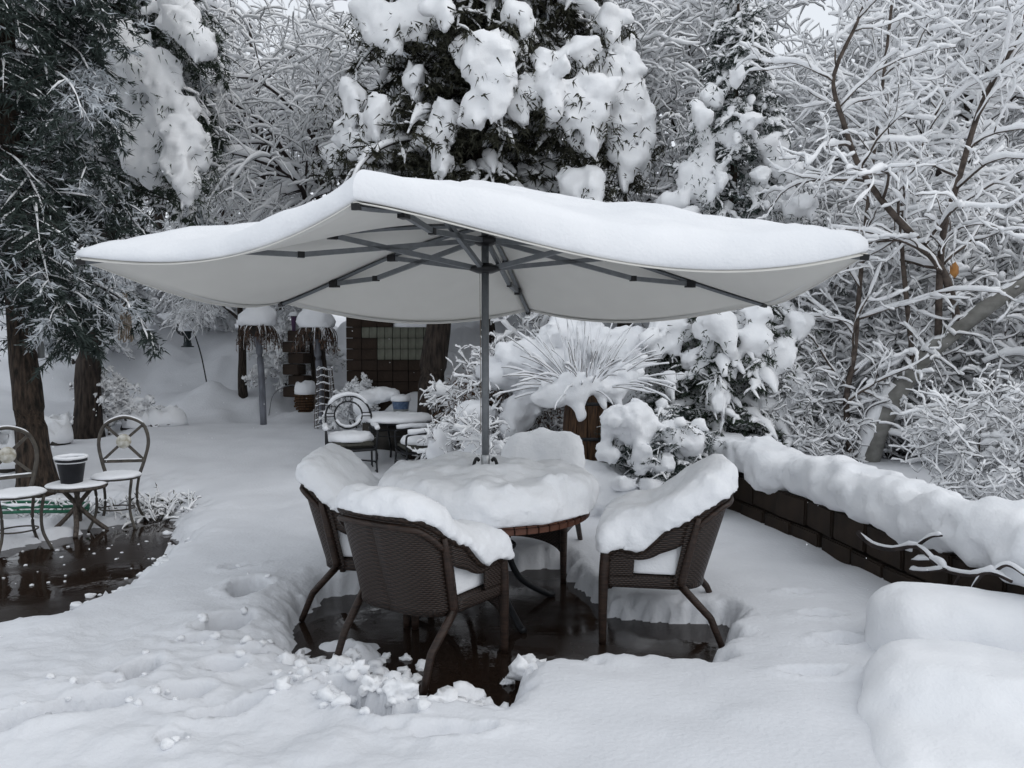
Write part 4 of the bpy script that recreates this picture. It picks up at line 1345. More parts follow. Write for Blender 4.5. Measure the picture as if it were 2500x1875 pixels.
# ---- bare trees behind: three kinds, copied
G1 = 'bare snowy trees behind the garden'
proto_a = deciduous('bare_tree', 'bare tree with snow on every curly twig in the dense wood behind the garden', 31, 7.0, .15, 1.0, .0, 12, .0255, G1, (8, 7, 3), (.40, .21, .125), curl=.13, t_first=.14)
proto_b = deciduous('bare_tree', 'bare tree with snow on every curly twig in the dense wood behind the garden', 32, 7.5, .17, 1.05, .02, 11, .027, G1, (8, 7, 3), (.42, .21, .125), curl=.15, t_first=.18, jit=.26)
proto_w = deciduous('weeping_tree', 'bare weeping tree with long drooping snowy branches left of the dark evergreen', 33, 7.5, .17, 1.0, .10, 11, .0225, None, (8, 7, 3), (.46, .25, .12), curl=.05, t_first=.35, jit=.12)
proto_br = deciduous('snowy_brush', 'dense low bush of fine snow-coated twigs behind the retaining wall', 34, 2.6, .05, 1.2, .01, 13, .019, 'snowy brush behind the wall', (7, 6, 3), (.5, .30, .20), curl=.12, t_first=.03, cat='bush', fork_ang=.9)
def put(src, x, y, rz, s=1.0, first=False, label=None, dz=-.1):
    o = src if first else copy_tree(src)
    o.location = (x, y, sz(x, y) + dz)
    o.rotation_euler = (0, 0, rz)
    o.scale = (s, s, s)
    if label: o['label'] = label
    return o
G_L = 'bare snowy tree '
put(proto_a, 4.9, 12.6, .4, .78, True, G_L + 'standing just right of the pointed blue spruce')
for x, y, r, s, lab in ((2.0, 14.2, 1.9, 1.0, 'in the gap between the dark evergreen and the pointed spruce'), (7.9, 13.4, 3.3, 1.1, 'at the upper right, behind the thin brown stems'),
        (10.2, 17.5, 2.2, 1.3, 'farthest back at the upper right corner'), (1.0, 18.5, .9, 1.2, 'far behind the right shoulder of the dark evergreen'), (-.6, 16.0, 4.2, 1.0, 'mostly hidden behind the dark evergreen'),
        (13.8, 22, 5.2, 1.4, 'beyond the right edge, far in the wood'), (-10, 23, 3.7, 1.3, 'far behind the two spruces'), (-15, 27, 1.1, 1.4, 'far off at the left edge behind the big spruce')):
    put(proto_a, x, y, r, s, label=G_L + lab)
put(proto_b, 6.6, 11.6, 2.0, .95, True, G_L + 'with crooked limbs directly above the leaning pale trunk')
for x, y, r, s, lab in ((3.7, 16.2, .3, 1.0, 'behind the tip of the pointed spruce'), (9.2, 15.0, 4.1, 1.05, 'with crooked limbs at the right edge of the wood'), (11.5, 13.5, 1.2, 1.0, 'cut off by the right edge above the wall'),
        (-12.0, 18.5, 2.2, 1.2, 'glimpsed through the boughs of the left spruce'), (-7.2, 20.5, .8, 1.0, 'standing behind the leaning spruce at the top of the bank')):
    put(proto_b, x, y, r, s, label=G_L + lab)
put(proto_w, -3.6, 15.0, .6, 1.0, True)
put(proto_w, -5.6, 17.6, 2.7, 1.1, label='second weeping bare tree, farther back behind the hanging basket posts')
put(proto_w, -1.9, 14.2, 4.4, .95, label='weeping bare tree tucked against the left side of the dark evergreen')
put(proto_w, -4.9, 14.6, 5.3, .52, label='small weeping tree with snowy branches hanging behind the dark globe')
put(proto_br, 4.6, 9.6, .5, 1.0, True)
for x, y, r, s, lab in ((5.6, 9.2, 2.2, 1.1, 'dense snowy bush under the upper end of the leaning trunk'), (5.2, 10.8, 4.0, 1.2, 'dense snowy bush seen above the middle of the leaning trunk'), (3.7, 10.4, 1.3, 1.05, 'dense snowy bush right beside the pointed blue spruce'),
        (6.6, 10.0, 5.3, 1.2, 'dense snowy bush at the right edge, level with the leaning trunk'), (6.9, 8.8, .9, 1.15, 'nearest dense snowy bush at the right edge beyond the wall')):
    put(proto_br, x, y, r, s, label=lab)
proto_lb = deciduous('low_brush', 'low tangle of snowy twigs between the wall and the foot of the leaning trunk', 35, 1.25, .030, 1.0, .02, 13, .0155, 'low brush along the wall', (5, 5, 3), (.62, .42, .30), curl=.13, t_first=.03, cat='bush', fork_ang=.95, jit=.25)
put(proto_lb, 3.05, 8.5, .2, .8, True)
for x, y, r, s, lab in ((4.75, 7.1, 2.9, .55, 'low tangle of snowy twigs under the leaning trunk, at the right'), (5.3, 7.7, 4.4, 1.2, 'low tangle of snowy twigs at the right edge below the pale trunk'), (3.7, 6.3, 5.5, .65, 'small tangle of snowy twigs just behind the middle of the wall'),
        (4.6, 5.9, 3.6, .8, 'tangle of snowy twigs behind the near end of the wall'), (4.2, 8.9, 1.1, 1.3, 'taller tangle of snowy twigs left behind the pale trunk'), (3.3, 8.9, .5, 1.1, 'tangle of snowy twigs between the pointed spruce and the thin stems')):
    put(proto_lb, x, y, r, s, label=lab)
# ================================================================== BLOCK WALL AND PLANTERS BEHIND THE TABLE
def blob_snow(name, parts, h, lo, hi, seed, label=None, parent=None, k=.06, amp=1.0, group=None, cutz=None):
    """smooth union of ellipsoids/capsules polygonised"""
    def f(p):
        d = None
        for q in parts:
            s = sd_ell(p, q[0], q[1]) if len(q) == 2 else sd_cap(p, q[0], q[1], q[2], q[3])
            d = s if d is None else smin(d, s, k)
        d = d + amp * lumps(p, seed, .02, .008, 6, 18)
        return d if cutz is None else np.maximum(d, cutz - p[:, 2])
    V, Q = surface_nets(f, lo, hi, h)
    o = build(Geo().add(V, Q), name, M['snow'], parent)
    if label: tag(o, label, 'snow', group)
    return o
def snow_pad(g, c, rx, ry, th, seed, n=28, m=9, rz=0.0, rough=.12):
    """flat cushion of snow with rounded rim"""
    a = np.arange(n) * 2 * math.pi / n
    prof = [(0.02, 1.0), (.4, 1.0), (.7, .97), (.88, .86), (.97, .62), (1.02, .3), (1.0, .02), (.9, 0)]
    rows = []
    for r, z in prof:
        x, y = rx * r * np.cos(a), ry * r * np.sin(a)
        x, y = rot2(x, y, rz)
        P = np.stack([x + c[0], y + c[1], np.full(n, c[2] + th * z)], -1)
        w = fbm(P * 14, 2, seed)
        P[:, 2] += th * rough * 1.5 * w * (z > .1)
        P[:, :2] += (np.array([c[0], c[1]]) - P[:, :2]) * (rough * .25 * w)[:, None]
        rows.append(P)
    V = np.stack(rows)
    V = np.concatenate([V, V[:, :1]], 1)
    g.grid(V, flip=False)
    return g

bw = tag(thing('block_wall', (-2.0, 12.6, 0)), 'brown block wall with a pale patch behind the dark tree trunk', 'wall')
bme = Geo().box((0, 0, 0), (.238, .16, .165), bev=.006).mesh('block', smooth=False)
bmp = Geo().box((0, 0, 0), (.115, .16, .165), bev=.005).mesh('block', smooth=False)
rng = np.random.default_rng(4)
build(Geo().box((.20, .05, 1.3), (1.42, .10, 1.72)), 'mortar_core', M['mortar'], bw, smooth=False)
for r in range(10):
    z = .52 + .171 * r
    for c in range(1, 7):
        x = -.72 + .243 * c + (.0 if r % 2 else .0)
        pale = r in (6, 7, 8) and x + .12 > (.0 if r == 7 else (.12 if r == 6 else -.15))
        if pale:
            for q in (-.06, .06):
                o = link('block', bmp, M['block_pale'], bw)
                o.location = (x + q, rng.normal(0, .004), z)
        elif r == 9 and x > .2:
            continue
        else:
            o = link('block', bme, M['block'], bw)
            o.location = (x, rng.normal(0, .005), z)
gsn = Geo()
snow_pad(gsn, (-.22, .02, 2.13), .42, .16, .13, 3)
build(gsn, 'snow', M['snow'], bw)
gsn = Geo()
snow_pad(gsn, (.55, .02, 1.97), .42, .16, .15, 4)
build(gsn, 'snow', M['snow'], bw)
gw = tag(thing('garden_wall', (-3.75, 14.3, 0)), 'short reddish wall segment behind the right basket post', 'wall')
gme = Geo().box((0, 0, 0), (.40, .2, .19), bev=.012).mesh('block', smooth=False)
for r in range(6):
    for c in range(1):
        o = link('block', gme, M['block'], gw)
        o.location = (-.1 + .36 * c + (.05 if r % 2 else -.05), -.22 * c, .85 + .2 * r - .02 * c)
        o.rotation_euler = (0, 0, -.55)

bar_ = tag(thing('barrel_planter', (.78, 7.95, .22)), 'tall wooden barrel planter with vertical staves behind the far chair', 'planter')
NS = 16
for k in range(NS):
    a0 = 2 * math.pi * k / NS
    g = Geo()
    zz = np.linspace(0, 1.02, 9)
    rr_ = .235 + .045 * np.sin(np.pi * zz / 1.02)
    V = []
    for rr2, off in ((rr_, .0), (rr_ - .022, 0)):
        V.append(np.stack([np.stack([rr2 * math.cos(a0 + s * .93 * math.pi / NS), rr2 * math.sin(a0 + s * .93 * math.pi / NS), zz], -1) for s in (-1, 1)], 1))
    ring_ = np.stack([V[0][:, 0], V[0][:, 1], V[1][:, 1], V[1][:, 0], V[0][:, 0]], 1)
    g.grid(ring_, flip=True)
    g.add(ring_[-1, :4], np.array([[0, 1, 2, 3]]))
    build(g, 'stave', M['barrel'], bar_, smooth=False)
for z in (.22, .58, .92):
    r = .237 + .045 * math.sin(math.pi * z / 1.02) + .004
    build(Geo().lathe([(r - .012, z - .016), (r, z - .016), (r, z + .016), (r - .012, z + .016)], 32), 'hoop', M['iron'], bar_)
build(Geo().lathe([(0, .97), (.215, .97), (.215, .9), (0, .9)][::-1], 24), 'soil', M['rock'], bar_)

# fountain-shaped shrub growing in the barrel
fs = tag(thing('fountain_shrub', (.70, 7.95, 1.18)), 'fan of upright thin snow-dusted stems growing out of the barrel', 'shrub')
rng = np.random.default_rng(91)
n = 120
az_ = rng.uniform(0, 2 * math.pi, n)
tl = rng.uniform(.05, .95, n) ** .8
d = norm(np.stack([np.cos(az_) * tl * 1.25, np.sin(az_) * tl * .9, 1.15 - .45 * tl], -1))
pos = np.stack([.08 * np.cos(az_), .08 * np.sin(az_), 0 * az_], -1)
ps = [pos]
L = rng.uniform(.55, 1.0, n)
for k in range(11):
    d = norm(d + np.array([0, 0, -.10]) * tl[:, None] + rng.normal(0, .06, d.shape))
    pos = pos + d * (L / 11)[:, None]
    ps.append(pos)
P = np.stack(ps, 1)
R = np.full((n, 12), .0045) * np.linspace(1, .6, 12)
build(Geo().tubes(P, R, 4, close=False), 'stems', M['vine'], fs)
g = Geo()
twig_snow(g, P, R, .0085, 5, 5, steep=.35)
hvy = rng.random(n) < .2
S = rng.uniform(.02, .04, (hvy.sum(), 1)) * np.array([.6, 1, 1, .9, .7, .5, .3])[None]
q = P[hvy][:, 1:8].copy(); q[..., 2] += .02
lump_tubes(g, q, S, 3, 8, 1.0, .4, 9)
build(g, 'snow', M['snow'], fs)
blob_snow('shrub_snow', [((.62, 7.80, 1.32), (.26, .2, .13)), ((.38, 7.75, 1.22), (.17, .17, .12)), ((.95, 7.82, 1.27), (.2, .16, .13)), ((1.12, 7.85, 1.42), (.17, .16, .13)),
          ((.60, 7.66, 1.30), (.66, 7.62, 1.02), .075, .03), ((.86, 7.70, 1.25), (.90, 7.66, 1.08), .06, .025), ((1.02, 7.72, 1.22), (1.06, 7.69, 1.03), .055, .02)], .022,
          (.0, 7.3, .85), (1.5, 8.2, 1.7), 12, 'lumpy snow sagging over the rim of the wooden barrel', k=.08, amp=1.6)

# bushes either side of the pole, in front of the block wall
b1 = deciduous('arching_bush', 'bush left of the umbrella pole with arching branches thickly coated in snow', 61, 1.6, .03, 1.0, .05, 26, .0135, None, (4, 3, 2), (.62, .30, .14), curl=.03, t_first=.03, cat='bush', jit=.07, fork_ang=.8, arch=.0, sides_snow=6)
b1.location = (-.36, 9.0, .12); b1.scale = (.8, .8, .9)
b2 = copy_tree(b1); b2.location = (.12, 9.3, .15); b2.rotation_euler = (0, 0, 2.1)
b2['label'] = 'snow-laden arching bush between the umbrella pole and the wooden barrel'
b3 = copy_tree(b1); b3.location = (-.25, 7.9, -.05); b3.rotation_euler = (0, 0, 4.0); b3.scale = (.62, .62, .6)
b3['label'] = 'small snow-bent bush just behind the table, left of the far chair'
b4 = copy_tree(b1); b4.location = (.35, 9.9, .3); b4.rotation_euler = (0, 0, 5.2); b4.scale = (1.1, 1.1, 1.1)
b4['label'] = 'tall arching snowy bush behind the fan of thin stems'
def brown_mass(name, label, c, r, n, seed, mat='dry', nl=.07, nw=.014, parent=None):
    rng = np.random.default_rng(seed)
    v = norm(rng.normal(0, 1, (n, 3))) * rng.random((n, 1)) ** .45 * np.asarray(r) + np.asarray(c)
    P = np.stack([v, v + rng.normal(0, .03, v.shape) + np.array([0, 0, -.03])], 1)
    g = Geo()
    needles(g, P, np.zeros((n, 2)), 2, nl, nw, rng, droop=.5)
    o = build(g, name, M[mat], parent)
    if label: tag(o, label, 'bush')
    return o
brown_mass('dry_shrub', 'dark dry brown shrub showing under the snowy branches beside the pole', (-.15, 9.2, .95), (.75, .5, .55), 3600, 3)
blob_snow('bush_snow', [((-.05, 8.75, 1.42), (.32, .28, .2)), ((.28, 8.7, 1.2), (.22, .22, .22)), ((.08, 8.65, 1.0), (.2, .16, .2)), ((-.42, 8.55, .95), (.2, .2, .16)), ((.30, 8.6, 1.52), (.25, .2, .13)),
          ((-.30, 8.1, .62), (.24, .2, .2)), ((-.5, 8.0, .42), (.2, .2, .17)), ((-.78, 8.6, .55), (.14, .14, .3)), ((.0, 8.55, .75), (.12, .12, .25))], .036, (-1.2, 7.5, .1), (.9, 9.3, 1.95), 14, 'heavy snow pillows on the bushes beside the umbrella pole', k=.09, amp=2.2)

blob_snow('shrub_dome', [((1.08, 7.32, 1.02), (.24, .22, .17)), ((1.16, 7.3, .88), (.26, .2, .13)), ((1.43, 7.3, .86), (.18, .18, .13)), ((0.90, 7.2, .72), (.13, .12, .10)), ((1.16, 7.12, .70), (.12, .12, .12)),
          ((1.38, 7.15, .66), (.12, .12, .10)), ((1.63, 7.3, .80), (.15, .15, .14)), ((0.98, 7.05, .48), (.10, .10, .08)), ((1.26, 7.0, .44), (.09, .09, .07))], .02, (.7, 6.8, .3), (2.1, 7.7, 1.35), 15,
          'dome of snow and smaller lumps topping the low juniper behind the right chair', k=.05, amp=2.2)
blob_snow('snow_heap', [((.80, 7.45, .28), (.42, .34, .34)), ((.45, 7.35, .25), (.3, .3, .25)), ((1.05, 7.3, .22), (.3, .3, .26))], .03, (.0, 6.9, .05), (1.6, 7.95, .85), 16, 'heap of snow at the foot of the wooden barrel', k=.12, amp=2.0)
blob_snow('shrub_drift', [((.40, 8.45, 1.50), (.34, .2, .24)), ((1.0, 8.5, 1.55), (.36, .2, .26)), ((.7, 8.5, 1.72), (.34, .2, .24)), ((.1, 8.55, 1.6), (.3, .2, .2)), ((1.3, 8.6, 1.7), (.26, .2, .2)), ((.5, 8.55, 1.9), (.2, .15, .14))], .032, (-.4, 8.0, 1.0), (1.8, 9.0, 2.3), 19, 'snow-choked foliage behind the fan of thin stems', k=.10, amp=3.2)
# blue and white pot and snowy plant by the trunk
pt = tag(thing('blue_pot', (-1.50, 10.75, .70)), 'blue and grey flower pot with snow on top beside the dark trunk', 'pot')
build(Geo().lathe([(0, 0), (.085, 0), (.105, .14), (.0, .14)], 20), 'pot_base', M['jar'], pt)
mb = noise_mat('blue_glaze', (.05, .09, .17), (.12, .17, .26), 30, .3, 0)
build(Geo().lathe([(.104, .14), (.118, .23), (.122, .25), (.10, .25), (.0, .24)], 20), 'pot_rim', mb, pt)
g = Geo(); snow_pad(g, (0, 0, .245), .135, .135, .08, 4); build(g, 'snow', M['snow'], pt)
st_ = tag(thing('stone_pedestal', (-1.55, 10.75, 0)), 'snow-buried stone ledge holding the blue pot', 'ledge')
build(Geo().box((.0, .1, .35), (.9, .5, .7), bev=.03), 'stone', M['rock'], st_)
g = Geo(); snow_pad(g, (-.05, .1, .66), .52, .34, .13, 8); build(g, 'snow', M['snow'], st_)
blob_snow('plant_snow', [((-1.95, 10.9, .98), (.2, .2, .09)), ((-1.72, 10.95, 1.02), (.2, .18, .10)), ((-2.05, 10.85, .85), (.12, .14, .12))], .025, (-2.4, 10.5, .65), (-1.35, 11.3, 1.3), 18, 'flat cap of snow on a small plant beside the blue pot', k=.07)

# ================================================================== BLACK IRON SEAT SET
def ring_path(r, n=28, z=0.0, y=0.0, cx=0.0):
    t = np.linspace(0, 2 * math.pi, n)
    return np.stack([cx + r * np.cos(t), np.full(n, y), z + r * np.sin(t)], -1)
def iron_chair(loc, f_, label, seed):
    rz = math.atan2(-f_[0], f_[1])
    t = tag(thing('iron_chair', loc, rz), label, 'chair', 'black iron garden chairs')
    yb = -.24
    arch = [(-.27, yb + .02, .44), (-.27, yb, .78)] + [(-.27 * math.cos(a), yb - .05, .78 + .25 * math.sin(a)) for a in np.linspace(0.15, math.pi - .15, 9)] + [(.27, yb, .78), (.27, yb + .02, .44)]
    bf = build(Geo().path(arch, .012, 8, 50), 'back_frame', M['iron'], t)
    g = Geo(); g.path(ring_path(.165, z=.80, y=yb - .03), .010, 7); build(g, 'back_ring', M['iron'], t)
    g = Geo(); g.path(ring_path(.036, 18, .995, yb - .045), .006, 6); build(g, 'small_ring', M['iron'], t)
    for s in (-1, 1):
        for z in (.785, .825):
            build(Geo().path([(s * .165, yb - .03, z), (s * .27, yb - .03, z)], .007, 6), 'back_bar', M['iron'], t)
        build(Geo().path([(s * .27, yb, .66), (s * .29, 0, .665), (s * .29, .22, .655), (s * .285, .26, .60), (s * .27, .25, .44)], .012, 8, 22), 'arm_rest', M['iron'], t)
        build(Geo().path([(s * .27, .25, .44), (s * .275, .27, .2), (s * .29, .30, .0)], .012, 8, 12), 'leg', M['iron'], t)
        build(Geo().path([(s * .27, -.22, .44), (s * .275, -.25, .2), (s * .29, -.32, .0)], .012, 8, 12), 'leg', M['iron'], t)
        build(Geo().path([(s * .275, .27, .2), (s * .27, 0, .16), (s * .275, -.25, .2)], .008, 6, 10), 'stretcher', M['iron'], t)
    build(Geo().path([(-.27, .25, .44), (0, .29, .435), (.27, .25, .44)], .013, 8, 14), 'seat_rail', M['iron'], t)
    build(Geo().path([(-.275, .26, .30), (0, .30, .335), (.275, .26, .30)], .010, 8, 14), 'front_rail', M['iron'], t)
    build(Geo().box((0, 0, .445), (.53, .48, .02)), 'seat_base', M['iron'], t, smooth=False)
    build(Geo().box((0, .02, .495), (.5, .46, .075), bev=.025), 'cushion', M['cushion'], t)
    g = Geo()
    snow_pad(g, (0, .0, .525), .27, .25, .10, seed); build(g, 'snow', M['snow'], t)
    for s in (-1, 1):
        g = Geo()
        q = spline([(s * .275, yb, .675), (s * .29, 0, .68), (s * .29, .24, .67)], 12)[None]
        lump_tubes(g, q + np.array([0, 0, .02]), np.array([[.02, .026, .028, .028, .03, .03, .03, .03, .03, .03, .032, .03]]), seed, 8, .9, .3, 12)
        build(g, 'snow', M['snow'], t)
    g = Geo()
    q = spline([tuple(a_) for a_ in arch[3:-3]], 16)[None] + np.array([0, 0, .026])
    lump_tubes(g, q, np.array([np.concatenate([[.006], np.full(14, .026), [.006]])]), seed + 1, 8, 1.0, .25, 12); build(g, 'snow', M['snow'], t); g = Geo()
    q = ring_path(.16, 15, .80, yb - .03)[8:14][None]
    lump_tubes(g, q + np.array([0, .0, .02]), np.full((1, 6), .022), seed + 2, 7)
    build(g, 'snow', M['snow'], t)
    return t
iron_chair((-1.90, 9.35, .06), (.28, -.96), 'black iron garden chair with a ring-shaped back and snowy cushion', 3)
iron_chair((-1.02, 9.10, .06), (-.93, -.35), 'black iron garden chair turned sideways behind the round table', 7)
it = tag(thing('iron_table', (-1.42, 9.95, .08)), 'snow-topped black iron table between the two iron chairs', 'table')
build(Geo().lathe([(0, .66), (.40, .66), (.41, .672), (.40, .684), (0, .684)], 36), 'table_top', M['iron'], it)
g = Geo(); snow_pad(g, (0, 0, .682), .43, .43, .085, 21, 40); build(g, 'snow', M['snow'], it)
for k in range(4):
    a = .5 + k * math.pi / 2
    build(Geo().path([(.36 * math.cos(a), .36 * math.sin(a), .66), (.37 * math.cos(a), .37 * math.sin(a), .5), (.28 * math.cos(a), .28 * math.sin(a), .25), (.38 * math.cos(a), .38 * math.sin(a), 0)], .014, 8, 18), 'leg', M['iron'], it)
for z, r in ((.60, .365), (.52, .36)):
    t_ = np.linspace(0, 2 * math.pi, 40)
    build(Geo().path(np.stack([r * np.cos(t_), r * np.sin(t_), np.full(40, z)], -1), .008, 6), 'apron_ring', M['iron'], it)

# ================================================================== BISTRO SET AT THE LEFT
def bistro_chair(loc, f_, label, seed, weed=False):
    rz = math.atan2(-f_[0], f_[1])
    t = tag(thing('bistro_chair', loc, rz), label, 'chair', 'bistro chairs by the left pool')
    def yb(z): return -.20 - .16 * (z - .47)
    pts = [(-.155, .47), (-.19, .58), (-.225, .74), (-.21, .86), (-.15, .955), (0, 1.005), (.15, .955), (.21, .86), (.225, .74), (.19, .58), (.155, .47)]
    build(Geo().path([(x, yb(z), z) for x, z in pts], .0165, 8, 60), 'back_frame', M['bronze'], t)
    zc = .775
    g = Geo().lathe([(0, -.012), (.066, -.012), (.07, 0), (.066, .012), (0, .012)], 28)
    V = np.concatenate(g.V)
    V = np.stack([V[:, 0], yb(zc) + V[:, 2] - .16 * V[:, 1], zc + V[:, 1]], -1)
    pd = build(Geo().add(V, g.F), 'back_disc', noise_mat('snow_crusted_disc', (.30, .28, .22), (.55, .54, .50), 25, .8, .3), t)
    for x, z in ((-.172, .93), (.172, .93), (-.18, .60), (.18, .60)):
        dx, dz = x, z - zc
        ln = math.hypot(dx, dz)
        p0 = (dx / ln * .07, yb(zc + dz / ln * .07), zc + dz / ln * .07)
        build(bar(p0, (x, yb(z), z), .012, .026), 'spoke', M['bronze'], t, smooth=False)
    build(bar((-.18, yb(.585), .585), (.18, yb(.585), .585), .012, .03), 'cross_bar', M['bronze'], t, smooth=False)
    build(Geo().lathe([(0, .455), (.205, .455), (.212, .465), (.205, .475), (0, .475)], 36), 'seat', M['bronze'], t)
    for sx in (-1, 1):
        for sy in (-1, 1):
            pp = [(sx * .165, sy * .13, .455), (sx * .145, sy * .12, .30), (sx * .15, sy * .135, .15), (sx * .20, sy * .19, 0)]
            build(Geo().path(pp, .013, 8, 18), 'leg', M['bronze'], t)
    t_ = np.linspace(0, 2 * math.pi, 30)
    build(Geo().path(np.stack([.15 * np.cos(t_), .13 * np.sin(t_), np.full(30, .17)], -1), .007, 6), 'stretcher_ring', M['bronze'], t)
    g = Geo()
    snow_pad(g, (0, 0, .472), .214, .214, .034, seed, 40); build(g, 'snow', M['snow'], t); g = Geo()
    q = spline([(x, yb(z), z) for x, z in pts[3:8]], 20)[None] + np.array([0, 0, .016])
    lump_tubes(g, q, np.array([np.concatenate([[.002], np.full(18, .010), [.002]])]), seed, 7, .8, .3, 20); build(g, 'snow', M['snow'], t); g = Geo()
    q = np.linspace(np.array([-.17, yb(.6), .603]), np.array([.17, yb(.6), .603]), 12)[None]
    lump_tubes(g, q, np.full((1, 12), .009), seed + 1, 7, .7, .3, 20)
    build(g, 'snow', M['snow'], t)
    return t
bistro_chair((-3.74, 7.5, 0), (.18, -.98), 'brown round-backed bistro chair standing at the edge of the left pool', 31)
bistro_chair((-4.14, 6.62, 0), (.72, -.69), 'round-backed bistro chair cut off by the left edge of the photo', 32)
sd_t = tag(thing('side_table', (-3.98, 7.25, 0)), 'low round wooden side table with crossed legs between the bistro chairs', 'table')
build(Geo().lathe([(0, .405), (.245, .405), (.255, .42), (.25, .437), (0, .44)], 40), 'table_top', M['wood_grey'], sd_t)
for k in range(4):
    a = .4 + k * math.pi / 2
    c, s = math.cos(a), math.sin(a)
    build(Geo().path([(-.12 * c, -.12 * s, .40), (.0 * c + .02 * s, .0, .24), (.13 * c, .13 * s, .10), (.24 * c, .24 * s, .0)], .022, 6, 14), 'leg', M['wood_grey'], sd_t, smooth=False)
g = Geo(); snow_pad(g, (0, 0, .438), .255, .255, .026, 41, 40); build(g, 'snow', M['snow'], sd_t)
fp = tag(thing('flower_pot', (-4.01, 7.22, .455)), 'black plastic flower pot standing on the low side table', 'pot')
build(Geo().lathe([(0, 0), (.088, 0), (.118, .20), (.132, .205), (.132, .235), (.124, .235), (.115, .20), (0, .19)], 32), 'pot', M['pot'], fp)
g = Geo()
t_ = np.linspace(0, 2 * math.pi, 40)
lump_tubes(g, np.stack([.126 * np.cos(t_), .126 * np.sin(t_), np.full(40, .240)], -1)[None], np.full((1, 40), .019), 6, 8, .8, .3, 18); build(g, 'snow', M['snow'], fp); g = Geo()
snow_pad(g, (0, 0, .19), .12, .12, .035, 42)
build(g, 'snow', M['snow'], fp)
hs = tag(thing('garden_hose', (-4.55, 7.7, .05)), 'green garden hose lying in loops behind the left bistro chair', 'hose')
t_ = np.linspace(0, 4 * math.pi, 90)
build(Geo().path(np.stack([.42 * np.cos(t_) * (1 + .08 * np.sin(t_ * .5)), .2 * np.sin(t_), .04 + .022 * t_ / 3 + .01 * np.sin(3 * t_)], -1), .016, 8), 'hose_coil', M['hose'], hs)
g = Geo()
q = np.stack([.42 * np.cos(t_), .2 * np.sin(t_), .065 + .022 * t_ / 3], -1)
lump_tubes(g, q[None, 50:80], np.full((1, 30), .016), 5, 7, .8, .5, 14); build(g, 'snow', M['snow'], hs)
# dead plants under the seats
def weeds(label, c, w, d_, n, seed, h=.22, snow=.012):
    rng = np.random.default_rng(seed)
    t = tag(thing('dead_plants', c), label, 'plants')
    pos = np.stack([rng.uniform(-w, w, n), rng.uniform(-d_, d_, n), np.zeros(n)], -1)
    d = norm(rng.normal(0, .55, (n, 3)) + np.array([0, 0, .8]))
    ps = [pos]
    for k in range(5):
        d = norm(d + rng.normal(0, .22, d.shape) + np.array([0, 0, -.12]))
        pos = pos + d * h / 5 * rng.uniform(.6, 1.3, (n, 1))
        ps.append(pos)
    P = np.stack(ps, 1)
    R = np.full((n, 6), .004)
    build(Geo().tubes(P, R, 3, close=False), 'stems', M['twig'], t)
    g = Geo(); twig_snow(g, P, R, snow, 5, seed, steep=.35); build(g, 'snow', M['snow_twig'], t)
    g = Geo(); needles(g, P, R, 2, .05, .025, rng); build(g, 'leaves', M['needle_brown'], t)
    return t
weeds('snow-dusted dead plants growing behind the low side table', (-4.1, 7.75, .02), .8, .22, 150, 3)
weeds('tangle of dead stems under the right bistro chair', (-3.55, 7.95, .04), .35, .16, 60, 4)

# ================================================================== GARDEN BANK AT THE LEFT
for k, (px, py, Y, r, lab) in enumerate([(760, 1000, 13.3, .0, ''), ]):
    pass
rng = np.random.default_rng(12)
def rock(px, py, Y, rx, rz_, label, seed):
    c = at(px, py, Y); c[2] = sz(c[0], c[1]) - .02
    t = tag(thing('rock', c), label, 'rock', 'dark rocks along the snowy bank')
    v = ICO_V * (1 + .3 * fbm(ICO_V * 1.3 + seed, 3, seed)[:, None])
    v[:, 2] = np.clip(v[:, 2], -1, .75)
    build(Geo().add(v * np.array([rx, rx * .7, rz_]), ICO_F), 'stone', M['rock'], t, smooth=False)
    g = Geo(); snow_pad(g, (0, .02, rz_ * .12), rx * 1.12, rx * .8, rz_ * 1.05 + .06, seed, 26, rough=.3); build(g, 'snow', M['snow'], t)
rock(390, 985, 12.6, .36, .17, 'widest dark rock at the lawn edge, right of the second spruce trunk', 2)
rock(335, 992, 12.4, .22, .15, 'small dark rock left of the widest rock at the lawn edge', 3)
rock(120, 990, 11.0, .26, .22, 'dark rock between the two spruce trunks', 4)
rock(150, 985, 12.3, .2, .14, 'small dark rock against the foot of the leaning spruce', 5)
rock(15, 980, 9.6, .3, .3, 'dark rock left of the nearest spruce trunk', 8)
sh = deciduous('rounded_shrub', 'small rounded shrub covered in snow balls right of the leaning spruce trunk', 71, .9, .02, 1.2, .02, 16, .020, None, (5, 4, 3), (.55, .25, .13), curl=.1, t_first=.03, cat='shrub', min_r=.003)
p = at(265, 990, 12.3); sh.location = (p[0], p[1], sz(p[0], p[1]) - .05)
for k, (px, py, Y, s, lab) in enumerate([(700, 880, 15.0, 1.5, 'bare twiggy bush in front of the reddish wall segment'), (868, 960, 12.2, .85, 'upright dark-stemmed bush left of the block wall'),
            (460, 760, 17.5, 2.2, 'snowy bush high on the bank behind the dark globe'), (180, 830, 15.0, 2.0, 'snowy bush on the bank left of the leaning spruce'), (560, 780, 18, 2.2, 'snowy bush on the bank behind the left basket post'), (350, 800, 17.0, 2.0, 'snowy bush on the bank beneath the hanging rope'), (640, 760, 19.0, 2.4, 'snowy bush at the top of the bank between the two posts')]):
    o = copy_tree(sh); p = at(px, py, Y); o.location = (p[0], p[1], sz(p[0], p[1]) - .1); o.scale = (s, s, s); o.rotation_euler = (0, 0, k * 1.7); o['label'] = lab
